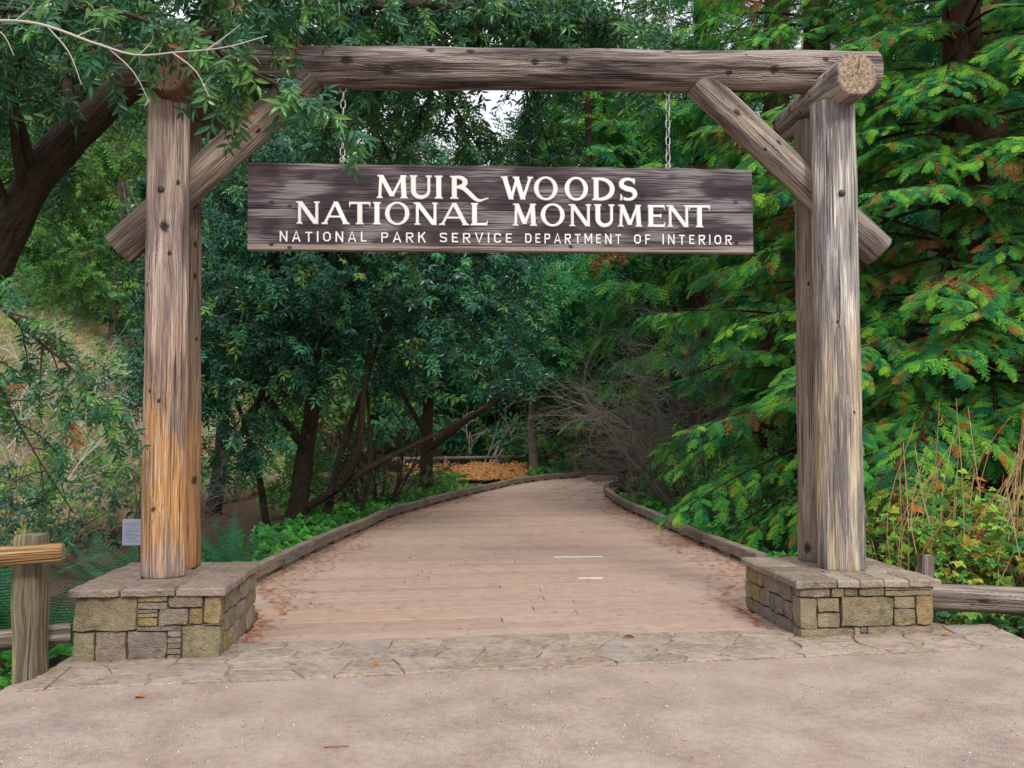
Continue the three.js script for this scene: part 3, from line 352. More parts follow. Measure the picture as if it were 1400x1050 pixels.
const R1 = (w) => ({
  I: () => [w, [st(w / 2, 0, w / 2, 1, TK), sf(w / 2, 0, 0.16), sf(w / 2, 1, 0.16)]],
  M: () => [w, [st(0.12, 0, 0.17, 1, TN), st(0.17, 1, w / 2, 0.08, TK), st(w - 0.19, 1, w / 2, 0.08, TN), st(w - 0.14, 0, w - 0.19, 1, TK), sf(0.12, 0), sf(w - 0.14, 0, 0.14), sf(0.13, 1, 0.1), sf(w - 0.14, 1, 0.1)]],
  U: () => [w, [curveStroke((t) => t < 0.35 ? [0.17, 1 - t / 0.35 * 0.66] : t > 0.72 ? [w - 0.13, 0.34 + (t - 0.72) / 0.28 * 0.66] : (() => { const a = Math.PI + (t - 0.35) / 0.37 * Math.PI; return [lerp(0.17, w - 0.13, 0.5 + 0.5 * Math.cos(a)), 0.34 + 0.30 * Math.sin(a)]; })(), (t) => lerp(TK, TN, smooth(0.3, 0.75, t)), 40), sf(0.17, 1, 0.15), sf(w - 0.13, 1, 0.12)]],
  N: () => [w, [st(0.13, 0, 0.13, 1, TN), st(w - 0.13, 0.0, w - 0.13, 1, TN), st(0.13, 1, w - 0.16, 0, TK * 1.1), sf(0.13, 0), sf(w - 0.13, 1), sf(0.08, 1, 0.1)]],
  A: () => [w, [st(0.12, 0, w / 2, 1, TN), st(w - 0.14, 0, w / 2, 1, TK), st(w / 2, 0.30, w / 2, 0.36, w * 0.48), sf(0.12, 0, 0.12), sf(w - 0.14, 0, 0.14)]],
  T: () => [w, [st(w / 2, 0, w / 2, 1, TK), st(w / 2, 0.92, w / 2, 1, w - 0.06), sf(w / 2, 0, 0.16), shapeOf([[0.03, 1], [0.03, 0.76], [0.09, 0.92]]), shapeOf([[w - 0.03, 1], [w - 0.03, 0.76], [w - 0.09, 0.92]])]],
  L: () => [w, [st(0.18, 0, 0.18, 1, TK), shapeOf([[0.1, 0], [w - 0.08, 0], [w - 0.02, 0.26], [w - 0.1, 0.09], [0.1, 0.085]]), sf(0.18, 1, 0.15), sf(0.12, 0, 0.1)]],
  E: () => [w, [st(0.18, 0, 0.18, 1, TK), shapeOf([[0.06, 0], [w - 0.08, 0], [w - 0.03, 0.22], [w - 0.1, 0.085], [0.06, 0.08]]), shapeOf([[0.06, 1], [w - 0.08, 1], [w - 0.05, 0.78], [w - 0.11, 0.915], [0.06, 0.92]]), st(w * 0.45, 0.47, w * 0.45, 0.55, w * 0.6), shapeOf([[w * 0.74, 0.40], [w * 0.74, 0.62], [w * 0.68, 0.51]])]],
  D: () => [w, [st(0.18, 0, 0.18, 1, TK), sf(0.14, 0, 0.13), sf(0.14, 1, 0.13), curveStroke((t) => { const a = Math.PI / 2 - t * Math.PI; return [0.24 + (w - 0.34) * Math.pow(Math.max(0, Math.cos(a)), 0.8), 0.5 + 0.46 * Math.sin(a)]; }, (t) => lerp(TN, TK, Math.sin(t * Math.PI)))]],
  O: () => [w, [ellipseRing(w / 2, 0.5, w / 2 - 0.02, 0.52, w / 2 - 0.19, 0.45)]],
  S: () => [w, [curveStroke((t) => { if (t < 0.5) { const a = 0.35 + t / 0.5 * (Math.PI * 1.15); return [w / 2 + (w * 0.36) * Math.cos(a), 0.745 + 0.215 * Math.sin(a)]; } const a = Math.PI * 0.5 - 0.35 * 0 - (t - 0.5) / 0.5 * (Math.PI * 1.22) + 0.05; return [w / 2 + (w * 0.38) * Math.cos(a) , 0.28 + 0.235 * Math.sin(a)]; }, (t) => lerp(TN, TK * 1.05, smooth(0.15, 0.45, t) * smooth(0.9, 0.6, t)), 48), shapeOf([[w * 0.80, 0.98], [w * 0.86, 0.98], [w * 0.86, 0.72], [w * 0.78, 0.84]]), shapeOf([[w * 0.08, 0.02], [w * 0.14, 0.02], [w * 0.2, 0.16], [w * 0.10, 0.30]])]],
  R: () => [w, [st(0.18, 0, 0.18, 1, TK), sf(0.18, 0, 0.16), sf(0.14, 1, 0.13), curveStroke((t) => { const a = Math.PI / 2 - t * Math.PI; return [0.24 + 0.42 * Math.pow(Math.max(0, Math.cos(a)), 0.8), 0.735 + 0.225 * Math.sin(a)]; }, (t) => lerp(TN, TK, Math.sin(t * Math.PI))), curveStroke((t) => [lerp(0.42, w, t), 0.52 - 0.60 * smooth(0, 0.72, t) + 0.10 * smooth(0.7, 1, t)], (t) => lerp(TK * 0.9, 0.03, smooth(0.35, 1, t)))]],
  W: () => [w, [st(0.13, 1, w * 0.31, 0, TK), st(w * 0.5, 0.95, w * 0.31, 0, TN), st(w * 0.47, 1, w * 0.69, 0, TK), st(w - 0.1, 1, w * 0.69, 0, TN), sf(0.13, 1, 0.13), sf(w - 0.1, 1, 0.11), sf(w * 0.47, 1, 0.13)]],
});
// plain routed capitals: polylines on a unit cap height, constant stroke
const K = 0.225, kk = K / 2;
const poly = (w, lines) => lines.map((pts) => { const closed = pts[0] === 'c'; const p = closed ? pts.slice(1) : pts; const L = [], Rr = [], n = p.length; for (let i = 0; i < n; i++) { const a = p[closed ? (i - 1 + n) % n : Math.max(0, i - 1)], b = p[i], c = p[closed ? (i + 1) % n : Math.min(n - 1, i + 1)]; let d1 = [b[0] - a[0], b[1] - a[1]], d2 = [c[0] - b[0], c[1] - b[1]]; const l1 = Math.hypot(...d1), l2 = Math.hypot(...d2); if (l1 < 1e-6) d1 = [d2[0] / l2, d2[1] / l2]; else d1 = [d1[0] / l1, d1[1] / l1]; if (l2 < 1e-6) d2 = d1; else d2 = [d2[0] / l2, d2[1] / l2]; const n1 = [-d1[1], d1[0]], n2_ = [-d2[1], d2[0]], mx = n1[0] + n2_[0], my = n1[1] + n2_[1], ml = mx * mx + my * my, s = Math.min(2.2, 2 / Math.max(ml, 0.3)); L.push([b[0] + mx / 2 * s * kk, b[1] + my / 2 * s * kk]); Rr.push([b[0] - mx / 2 * s * kk, b[1] - my / 2 * s * kk]); } if (!closed) return shapeOf([...L, ...Rr.reverse()]); const ar = (q) => q.reduce((s, a, i) => { const b = q[(i + 1) % q.length]; return s + a[0] * b[1] - b[0] * a[1]; }, 0); const [out, inn] = Math.abs(ar(L)) > Math.abs(ar(Rr)) ? [L, Rr] : [Rr, L]; const s = shapeOf(out); const h = new THREE.Path(); inn.forEach(([x, y], i) => i ? h.lineTo(x, y) : h.moveTo(x, y)); h.closePath(); s.holes.push(h); return s; });
const oct = (x0, y0, x1, y1, c = 0.16) => ['c', [x0 + c, y0], [x1 - c, y0], [x1, y0 + c], [x1, y1 - c], [x1 - c, y1], [x0 + c, y1], [x0, y1 - c], [x0, y0 + c]];
const R3 = { N: [0.78, (a, b) => [[[a, 0], [a, 1]], [[b, 0], [b, 1]], [[a + 0.02, 0.95], [b - 0.02, 0.05]]]], A: [0.82, (a, b) => [[[a - 0.02, 0], [(a + b) / 2, 0.99], [b + 0.02, 0]], [[a + 0.12, 0.3], [b - 0.12, 0.3]]]], T: [0.72, (a, b) => [[[(a + b) / 2, 0], [(a + b) / 2, 0.9]], [[a - 0.06, 1 - kk], [b + 0.06, 1 - kk]]]], I: [0.2, (a) => [[[a, 0], [a, 1]]]], O: [0.78, (a, b) => [oct(a, kk, b, 1 - kk)]], L: [0.6, (a, b) => [[[a, 1], [a, kk], [b + 0.06, kk]]]],
  P: [0.7, (a, b) => [[[a, 0], [a, 1 - kk], [b - 0.1, 1 - kk], [b, 0.84], [b, 0.58], [b - 0.1, 0.47], [a, 0.47]]]], R: [0.74, (a, b) => [[[a, 0], [a, 1 - kk], [b - 0.1, 1 - kk], [b, 0.84], [b, 0.6], [b - 0.1, 0.49], [a, 0.49]], [[b - 0.3, 0.45], [b + 0.02, 0]]]], K: [0.76, (a, b) => [[[a, 0], [a, 1]], [[b, 1], [a + 0.1, 0.48]], [[a + 0.26, 0.6], [b + 0.02, 0]]]], S: [0.72, (a, b) => [[[b, 0.76], [b, 0.84], [b - 0.08, 1 - kk], [a + 0.1, 1 - kk], [a, 0.84], [a, 0.64], [a + 0.1, 0.53], [b - 0.1, 0.47], [b, 0.38], [b, 0.18], [b - 0.1, kk], [a + 0.1, kk], [a, 0.16], [a, 0.24]]]], E: [0.64, (a, b) => [[[b + 0.05, 1 - kk], [a, 1 - kk], [a, kk], [b + 0.05, kk]], [[a, 0.51], [b - 0.02, 0.51]]]], V: [0.8, (a, b) => [[[a - 0.03, 1], [(a + b) / 2, 0.02], [b + 0.03, 1]]]], C: [0.72, (a, b) => [[[b, 0.72], [b, 0.82], [b - 0.12, 1 - kk], [a + 0.13, 1 - kk], [a, 0.8], [a, 0.2], [a + 0.13, kk], [b - 0.12, kk], [b, 0.18], [b, 0.28]]]], D: [0.76, (a, b) => [['c', [a, kk], [b - 0.16, kk], [b, 0.27], [b, 0.73], [b - 0.16, 1 - kk], [a, 1 - kk]]]], M: [0.92, (a, b) => [[[a, 0], [a, 1]], [[b, 0], [b, 1]], [[a + 0.02, 0.95], [(a + b) / 2, 0.3], [b - 0.02, 0.95]]]], F: [0.62, (a, b) => [[[b + 0.05, 1 - kk], [a, 1 - kk], [a, 0]], [[a, 0.5], [b - 0.02, 0.5]]]] };
{
  const o = thing('hanging_sign', 'long dark weathered wooden board sign with white lettering hung on chains', 'sign', [GC[0], 0, GC[2]], GA);
  const zc = -0.25, W = 4.3, xc = -0.045, tilt = 0.0065;
  const skinF = (x, y, len, seed) => { const L = x * len; return { g1: n2(L * 0.8 + seed, y * 9), g2: n2(L * 1.6, y * 26 + seed), g3: n2(L * 3.5 + seed, y * 70), big: n2(L * 0.9 + seed * 3, y * 1.4), b2: n2(L * 2.6, y * 2.2 + seed), g4: n2(L * 6 + seed, y * 150), crack: smooth(0.62, 0.72, n2(L * 0.45, y * 22 + seed * 5)) }; };
  const bm = (seed, light) => { const kn = [[0.965, 0.24], [0.045, 0.12], [0.3, 0.3], [0.56, 0.75], [0.63, 0.12], [0.775, 0.35], [0.08, 0.05]]; const kf = (x, y) => { let v = 0; for (const [a, b] of kn) v = Math.max(v, 1 - smooth(0.012, 0.028, Math.hypot((x - a) * 4.3, (y - b) * 0.37 * 1.3))); return v * (seed > 5 ? 1 : 0.8); };
    const map = tex(2048, 256, (x, y) => { const q = skinF(x, y, 4.3, seed); let k = mix3([0.034, 0.026, 0.032], [0.125, 0.09, 0.098], clamp(0.45 + 0.35 * q.g1 + 0.25 * q.g2 + 0.25 * q.g3 + 0.3 * q.g4)); k = mix3(k, [0.29, 0.255, 0.265], 0.65 * smooth(0.1, 0.8, q.big + 0.5 * q.g2 + 0.25 * q.g3) ); k = mix3(k, [0.035, 0.027, 0.032], 0.85 * smooth(0.05, 0.45, -q.big * 0.6 + 0.7 * q.b2 + 0.3 * q.g2)); if (light) k = mix3(k, [0.36, 0.29, 0.25], 0.7 * smooth(0.2, 0.06, y + 0.05 * q.g1)); return mix3(k, [0.015, 0.012, 0.012], Math.max(0.8 * q.crack, 0.9 * kf(x, y))); });
    const bump = tex(1024, 128, (x, y) => { const q = skinF(x, y, 4.3, seed); const v = clamp(0.6 + 0.15 * q.g2 + 0.2 * q.g3 - 0.5 * q.crack - 0.3 * kf(x, y)); return [v, v, v]; }, { linear: true }); return std(null, { map, bumpMap: bump, bumpScale: 0.008, roughness: 0.85 }); };
  const plankGeo = (y0, y1, topRough, seed) => { const nx = 60, P = [], I = [], U = [], prof = [[y0, -0.036], [y0 + 0.006, -0.042], [y1 - 0.006, -0.042], [y1, -0.036], [y1, 0.036], [y1 - 0.006, 0.042], [y0 + 0.006, 0.042], [y0, 0.036]];
    for (let i = 0; i <= nx; i++) prof.forEach(([y, z]) => { const x = -W / 2 + W * i / nx, e = (y > (y0 + y1) / 2 ? topRough : topRough * 0.3) * (n2(x * 2.5 + seed, y) + 0.5 * n2(x * 9, seed)); P.push(x, y + e, z + 0.0015 * n2(x * 3, y * 20)); U.push(i / nx, (y - y0) / (y1 - y0)); });
    const m = prof.length; for (let i = 0; i < nx; i++) for (let k = 0; k < m; k++) { const a = i * m + k, b = i * m + (k + 1) % m, c = a + m, d = b + m; I.push(a, c, b, b, c, d); } for (let k = 1; k < m - 1; k++) { I.push(0, k, k + 1); const q = nx * m; I.push(q, q + k + 1, q + k); }
    let g = new THREE.BufferGeometry(); g.setAttribute('position', new THREE.Float32BufferAttribute(P, 3)); g.setAttribute('uv', new THREE.Float32BufferAttribute(U, 2)); g.setIndex(I); g = g.toNonIndexed(); g.computeVertexNormals(); const q = g.attributes.position, nn = g.attributes.normal; /* outward check */ let s = 0; for (let i = 0; i < q.count; i++) s += q.getZ(i) * nn.getZ(i); if (s < 0) { g.scale(1, 1, 1); const ar = g.attributes.position.array, ur = g.attributes.uv.array; for (let t = 0; t < q.count; t += 3) { for (let c = 0; c < 3; c++) { const w = ar[t * 3 + c]; ar[t * 3 + c] = ar[t * 3 + 3 + c]; ar[t * 3 + 3 + c] = w; } for (let c = 0; c < 2; c++) { const w = ur[t * 2 + c]; ur[t * 2 + c] = ur[t * 2 + 2 + c]; ur[t * 2 + 2 + c] = w; } } g.computeVertexNormals(); } return g; };
  const board = (y0, y1, rough, m) => { const b = put('board', plankGeo(y0, y1, rough, y0 * 10), m, o); b.position.set(xc, 3.5625, zc); b.rotation.z = tilt; return b; };
  board(-0.018, 0.366, 0.006, bm(2.4, false)); board(-0.366, -0.021, 0.0015, bm(7.7, true));
  const wornPaint = tex(512, 512, (x, y) => { const a = pn(x, y, 60, 200, 71), c = pn(x, y, 14, 14, 72); const k = 0.95 + 0.06 * c; return a > 0.62 && c > -0.1 ? [0.42, 0.38, 0.36] : [k, k, k * 0.98]; }), paint = [std([0.80, 0.80, 0.77], { roughness: 0.6, map: wornPaint }), std([0.72, 0.72, 0.70], { roughness: 0.65, map: wornPaint })];
  let seed = 0;
  const letter = (shapes, x, y, h, sx, bev) => { const gs = shapes.map((s, i) => { const g = new THREE.ExtrudeGeometry(s, { depth: 0.010 / h, bevelEnabled: true, bevelThickness: bev / h, bevelSize: bev * 0.5 / h, bevelSegments: 1, curveSegments: 20 }); g.scale(h * sx, h, h); g.translate(0, 0, -0.0006 * i); return g; }); const g = mergeGeometries(gs); const m = put('letter', g, paint[seed++ % 2], o); const c = Math.cos(tilt), s = Math.sin(tilt); m.position.set(xc + x * c - y * s, 3.5625 + x * s + y * c, zc + 0.0425 - 0.004); m.rotation.z = tilt; };
  const cx = (q) => (q - 697.5) * 4.3 / 1355;
  const row = (list, y, h) => { for (const [ch, a, b] of list) { const x0 = cx(a), x1 = cx(b), w = Math.max(0.3, (x1 - x0) / h), [, shapes] = R1(w)[ch](); letter(shapes, x0, y, h, 1, 0.009); } };
  row([['M', 357, 437], ['U', 443, 502], ['I', 508, 533], ['R', 551, 652], ['W', 688, 772], ['O', 775, 840], ['O', 858, 922], ['D', 933, 994], ['S', 1006, 1056]], 0.078, 0.192);
  row([['N', 147, 207], ['A', 213, 284], ['T', 283, 341], ['I', 344, 370], ['O', 378, 443], ['N', 456, 518], ['A', 522, 600], ['L', 605, 653], ['M', 718, 782], ['O', 793, 858], ['N', 871, 930], ['U', 938, 993], ['M', 1003, 1068], ['E', 1082, 1134], ['N', 1138, 1199], ['T', 1196, 1257]], -0.147, 0.186);
  for (const [word, a, b] of [['NATIONAL', 102, 331], ['PARK', 367, 487], ['SERVICE', 522, 717], ['DEPARTMENT', 750, 1012], ['OF', 1045, 1092], ['INTERIOR', 1123, 1316]]) {
    const h = 0.088, ws = [...word].map((c) => R3[c][0]), gap = 0.34, tot = ws.reduce((s, w) => s + w, 0) + gap * (word.length - 1), sx = (cx(b) - cx(a)) / h / tot; let x = cx(a);
    [...word].forEach((c, i) => { const w = ws[i], ga = kk, gb = w - kk; letter(poly(w, R3[c][1](c === 'I' ? w / 2 : ga, gb)), x, -0.298, h, sx, 0.002); x += (w + gap) * h * sx; });
  }
  // chains with real links, an eye bolt at each end
  const steel = std([0.42, 0.42, 0.41], { metalness: 0.75, roughness: 0.45 });
  for (const x of [1.375, -1.42]) {
    const top = 4.60 + x * 0.017, bot = 3.93, ch = new THREE.Group(); ch.name = 'chain'; o.add(ch); const n = 9, p = (top - bot - 0.03) / n;
    class Link extends THREE.Curve { getPoint(t) { const a = t * Math.PI * 2, h = p * 0.33, c = Math.cos(a), s = Math.sin(a); return V(0.020 * c, Math.sign(s) * h * Math.min(1, Math.abs(s) * 1.6) * 0.75 + 0.02 * s, 0); } }
    const lk = new THREE.TubeGeometry(new Link(), 20, 0.0062, 6, true);
    for (let i = 0; i < n; i++) { const m = put('link', lk, steel, ch); m.position.set(x, top - 0.03 - p * (i + 0.5), zc); m.rotation.y = i % 2 ? 0.35 : Math.PI / 2 + 0.35; }
    const e = put('eye_bolt', mergeGeometries([new THREE.TorusGeometry(0.028, 0.009, 8, 18), new THREE.CylinderGeometry(0.009, 0.009, 0.1, 8).translate(0, 0.075, 0)]), steel, ch); e.position.set(x, top + 0.0, zc);
    const f = put('eye_bolt', mergeGeometries([new THREE.TorusGeometry(0.020, 0.007, 8, 16), new THREE.CylinderGeometry(0.008, 0.008, 0.06, 8).translate(0, -0.045, 0)]), steel, ch); f.position.set(x, bot + 0.035, zc);
  }
}
// ------------------------------------------------------------------ fences
const fenceSkin = logSkin(256, 512, 12.5, { len: 1.4, lo: [0.09, 0.075, 0.05], mid: [0.24, 0.195, 0.13], hi: [0.42, 0.35, 0.24], bleach: 0.6, dark: 0.5, stainCol: [0.22, 0.22, 0.09], stain: (x, y, q) => 0.6 * smooth(0.1, 0.5, q.big + 0.3 * q.g1) });
const railSkin = logSkin(256, 512, 14.1, { len: 1.6, lo: [0.16, 0.08, 0.035], mid: [0.40, 0.235, 0.10], hi: [0.55, 0.36, 0.19], bleach: 0.5, dark: 0.6, knots: [[0.5, 0.3, 0.03]] });
const railGrey = logSkin(256, 1024, 15.6, { len: 2.4, lo: [0.085, 0.068, 0.058], mid: [0.22, 0.175, 0.145], hi: [0.42, 0.35, 0.28], bleach: 0.6, dark: 0.5, knots: [[0.5, 0.15, 0.04]] });
function lgPart(o, name, a, b, ra, rb, skin, end, seed, wob = 0.06, squash = 1) { const [g, e] = logGeo(a, b, ra, rb, seed, V(0, 0, 1), wob); const m = put(name, g, skin, o); for (const x of e) put('end_grain', x, end, m); return m; }
{
  const o = thing('rail_fence', 'rustic fence with mossy squared post and split log rails beside the mossy pier', 'fence');
  const pg = stoneBox(0.185, 1.45, 0.17, 0.02, 3.3); { const p = pg.attributes.position, u = pg.attributes.uv; for (let i = 0; i < p.count; i++) u.setXY(i, 0.5 + p.getX(i) * 1.4 + p.getZ(i), (p.getY(i) + 0.72) / 1.45); }
  const m = put('post', pg, fenceSkin, o); m.position.set(-3.335, 0.235, -6.66); m.rotation.z = 0.01;
  lgPart(o, 'rail', V(-5.4, 0.72, -6.15), V(-3.035, 0.862, -6.48), 0.085, 0.062, railSkin, endGrey, 21, 0.14);
  lgPart(o, 'rail', V(-5.4, 0.12, -6.2), V(-3.2, 0.215, -6.98), 0.08, 0.072, railGrey, endDark, 22, 0.12);
  const p2 = put('post', pg, fenceSkin, o); p2.position.set(-5.3, 0.15, -6.35);
}
{
  const o = thing('rail_fence', 'low half-log rail with small grey post beside the bramble bank', 'fence');
  lgPart(o, 'rail', V(3.30, 0.335, -7.78), V(6.4, 0.22, -7.62), 0.108, 0.115, railGrey, endDark, 23, 0.04);
  const pg = stoneBox(0.115, 1.1, 0.12, 0.012, 5.1); { const p = pg.attributes.position, u = pg.attributes.uv; for (let i = 0; i < p.count; i++) u.setXY(i, 0.5 + p.getX(i) * 1.4 + p.getZ(i), (p.getY(i) + 0.72) / 1.45); }
  const m = put('post', pg, railGrey, o); m.position.set(3.51, 0.08, -8.12); const p2 = put('post', pg, railGrey, o); p2.position.set(5.9, -0.1, -7.85);
}
{ // small notice panel behind the mossy pier
  const o = thing('notice_panel', 'small pale printed notice panel on a thin dark post behind the pier', 'sign', [-3.62, -0.35, -9.2], 0.1);
  const dk = std([0.03, 0.035, 0.035], { roughness: 0.6, metalness: 0.3 }); put('post', new RoundedBoxGeometry(0.045, 1.25, 0.045, 1, 0.006).translate(0.06, 0.625, 0), dk, o);
  const r = rng(3), lines = Array.from({ length: 14 }, () => 0.5 + 0.4 * r());
  const print = tex(128, 128, (x, y) => { const row = Math.floor((1 - y) * 18), inn = ((1 - y) * 18) % 1; let k = [0.26, 0.28, 0.36]; if (row > 1 && row < 16 && inn > 0.35 && inn < 0.75 && x > 0.1 && x < 0.1 + 0.85 * lines[row - 2] && n2(x * 40, row * 3) > -0.3) k = [0.10, 0.10, 0.14]; return k; });
  put('panel', new RoundedBoxGeometry(0.23, 0.25, 0.012, 1, 0.003).translate(0.0, 1.05, 0.03), std(null, { map: print, roughness: 0.5 }), o);
}
// ------------------------------------------------------------------ vegetation: leaf shapes
const M4 = () => new THREE.Matrix4();
function leafTris(len, wid, curl = 0.15, fold = 0.25, rows = [0, 0.3, 0.65, 1], prof = [0.05, 1, 0.75, 0]) { // leaf along +Y facing +Z
  const T = [], pt = (i, s) => { const t = rows[i], w = wid / 2 * prof[i]; return [s * w, t * len, -curl * len * t * t + (s ? fold * w : 0)]; };
  for (let i = 0; i < rows.length - 1; i++) for (const s of [-1, 1]) { const a = pt(i, 0), b = pt(i, s), c = pt(i + 1, 0), d = pt(i + 1, s); if (prof[i] > 0.01) s > 0 ? T.push(a, b, c) : T.push(a, c, b); if (prof[i + 1] > 0.01) s > 0 ? T.push(b, d, c) : T.push(b, c, d); else if (prof[i] <= 0.01) continue; }
  return T;
}
function addTris(P, T, m) { const v = V(); for (const p of T) { v.set(...p).applyMatrix4(m); P.push(v.x, v.y, v.z); } }
function basisAt(p, y, zHint, s = 1) { const Y = y.clone().normalize(), Z = zHint.clone().addScaledVector(Y, -zHint.dot(Y)).normalize(), X = Y.clone().cross(Z); const m = M4().makeBasis(X, Y, Z).scale(V(s, s, s)); m.setPosition(p); return m; }
function twigGeo(seed, n, len, leafL, leafW, { spread = 1.0, flat = 0.3, droop = 0.2, rows, prof, stem = 0.003 } = {}) {
  const r = rng(seed), P = [];
  for (let i = 0; i < n; i++) {
    const t = (i + 0.6) / n, a = i * 2.4 + r() * 0.7, up = i === n - 1 ? 0.15 : spread * (0.75 + 0.5 * r()), s = 0.7 + 0.45 * r();
    const d = V(Math.cos(a) * Math.sin(up), Math.cos(up), Math.sin(a) * Math.sin(up) * (1 - flat)); d.z -= droop * r();
    addTris(P, leafTris(leafL * s, leafW * s, 0.1 + 0.2 * r(), 0.2 + 0.3 * r(), rows, prof), basisAt(V((r() - 0.5) * 0.01, t * len, 0), d, V((r() - 0.5) * 0.8, 0.5 + 0.3 * r(), 0.9)));
  }
  if (stem) { const w = stem; for (const [dx, dz] of [[w, 0], [0, w]]) { P.push(-dx, 0, -dz, dx, 0, dz, 0, len, 0); } }
  return triGeo(P);
}
// redwood spray: flat, twiglets with two ranks of needles, length 1
function sprayGeo(seed, pairs = 6, needles = 5, hang = 0.12) {
  const r = rng(seed), P = [];
  const comb = (o, d, nrm, L) => { const side = d.clone().cross(nrm).normalize(); for (let i = 0; i < needles; i++) for (const s of [-1, 1]) { const t = (i + 0.3 * (r() - 0.5)) / needles, nl = 0.052 * (1 - 0.5 * Math.abs(t - 0.4)) * (0.8 + 0.4 * r()), b = o.clone().addScaledVector(d, t * L), b2 = b.clone().addScaledVector(d, L / needles * 0.92), e = b.clone().addScaledVector(d, nl * 0.75).addScaledVector(side, s * nl).addScaledVector(nrm, nl * (0.25 * r() - 0.05)); P.push(b.x, b.y, b.z, b2.x, b2.y, b2.z, e.x, e.y, e.z); } const e = o.clone().addScaledVector(d, L), w = side.clone().multiplyScalar(0.006); P.push(o.x - w.x, o.y - w.y, o.z - w.z, o.x + w.x, o.y + w.y, o.z + w.z, e.x, e.y, e.z); };
  const ax = (t) => V(0, t, -hang * t * t);
  for (let i = 0; i < pairs; i++) for (const s of [-1, 1]) { const t = 0.08 + 0.86 * (i + 0.5 * (s > 0) + 0.2 * r()) / pairs, L = lerp(0.42, 0.16, t) * (0.8 + 0.4 * r()), a = 0.75 + 0.3 * (r() - 0.5), d = V(s * Math.sin(a), Math.cos(a), -0.25 * r() - 2 * hang * t * 0.5).normalize(); comb(ax(t), d, V(0, 0.15, 1), L); }
  comb(ax(0.6), ax(1).sub(ax(0.6)).normalize(), V(0, 0, 1), 0.45); const e = ax(0.8); P.push(-0.008, 0, 0, 0.008, 0, 0, e.x, e.y, e.z);
  return triGeo(P);
}
const barkTex = tex(256, 512, (x, y) => { const a = pn(x, y, 14, 5, 51), b = pn(x, y, 40, 14, 52), c = pn(x, y, 3, 3, 53); return mix3([0.35, 0.32, 0.28], [1, 0.93, 0.85], clamp(0.5 + 0.35 * a + 0.25 * b + 0.2 * c)); });
const barkBump = tex(256, 512, (x, y) => { const v = 0.5 + 0.3 * pn(x, y, 14, 5, 51) + 0.2 * pn(x, y, 40, 14, 52); return [v, v, v]; }, { linear: true });
const bark = (c) => std(c, { map: barkTex, bumpMap: barkBump, bumpScale: 0.03, roughness: 0.95 });
const barkLaurel = bark([0.062, 0.05, 0.036]), barkRed = bark([0.085, 0.045, 0.032]), barkMoss = bark([0.20, 0.20, 0.05]), barkGrey = bark([0.24, 0.21, 0.19]), twigGrey = std([0.19, 0.155, 0.14], { roughness: 0.9 }), twigDark = std([0.07, 0.05, 0.04], { roughness: 0.95 }), twigPale = std([0.45, 0.41, 0.36], { roughness: 0.8 });
const white = [1, 1, 1];
const glossyLeaf = leafMat(white, { coat: 0.75, coatR: 0.26, through: 0.25 }), softLeaf = leafMat(white, { coat: 0.08, coatR: 0.5, through: 0.35 }), needleLeaf = leafMat(white, { coat: 0.05, coatR: 0.5, through: 0.25 }), dryLeaf = leafMat(white, { through: 0.15 });
const laurelA = twigGeo(1, 11, 0.20, 0.115, 0.030, { spread: 0.95, droop: 0.35 }), laurelB = twigGeo(2, 9, 0.17, 0.10, 0.028, { spread: 1.1, droop: 0.5 });
const laurelMid = twigGeo(3, 12, 0.34, 0.125, 0.040, { spread: 1.1, droop: 0.4, rows: [0, 0.45, 1], prof: [0.05, 1, 0] });
const broadFar = twigGeo(4, 30, 0.9, 0.17, 0.075, { spread: 1.15, rows: [0, 0.45, 1], prof: [0.1, 1, 0], stem: 0 });
const sprayA = sprayGeo(5), sprayB = sprayGeo(6, 5, 5, 0.3), sprayFar = sprayGeo(7, 5, 4, 0.2);
const vary = (r, base, dv, warm = 0) => { const k = 1 + dv * (r() * 2 - 1), w = 1 + warm * (r() * 2 - 1); return [base[0] * k * w, base[1] * k, base[2] * k * (2 - w)]; };

// leaves through the volume of lobes; noise opens gaps, so that the outline is uneven
function fillLobes(inst, r, org, lobes, perM3, size, colour, { gap = 0.06, freq = 1.15, down = 0.35, hollow = 0.35 } = {}) {
  for (const [x, y, z, a, b, c] of lobes) {
    const n = Math.round(4.19 * a * b * c * perM3);
    for (let i = 0; i < n; i++) {
      const d = rdir(r), q = Math.cbrt(hollow ** 3 + (1 - hollow ** 3) * r()) * (0.88 + 0.3 * n3(d.x * 2 + x, d.y * 2 + y, d.z * 2 + z)), p = V(x + d.x * a * q, y + d.y * b * q, z + d.z * c * q);
      if (n3(p.x * freq, p.y * freq * 1.3, p.z * freq) < gap) continue;
      const ax = d.clone().multiplyScalar(0.6).add(rdir(r).multiplyScalar(0.7)); ax.y -= down; const up = V((r() - 0.5) * 0.9, 1, (r() - 0.5) * 0.9).add(d.clone().multiplyScalar(0.4));
      inst.add(p.sub(org), ax, up, size * (0.6 + 0.75 * r()), colour(r, p));
    }
  }
}
const V3 = (a) => V(...a);
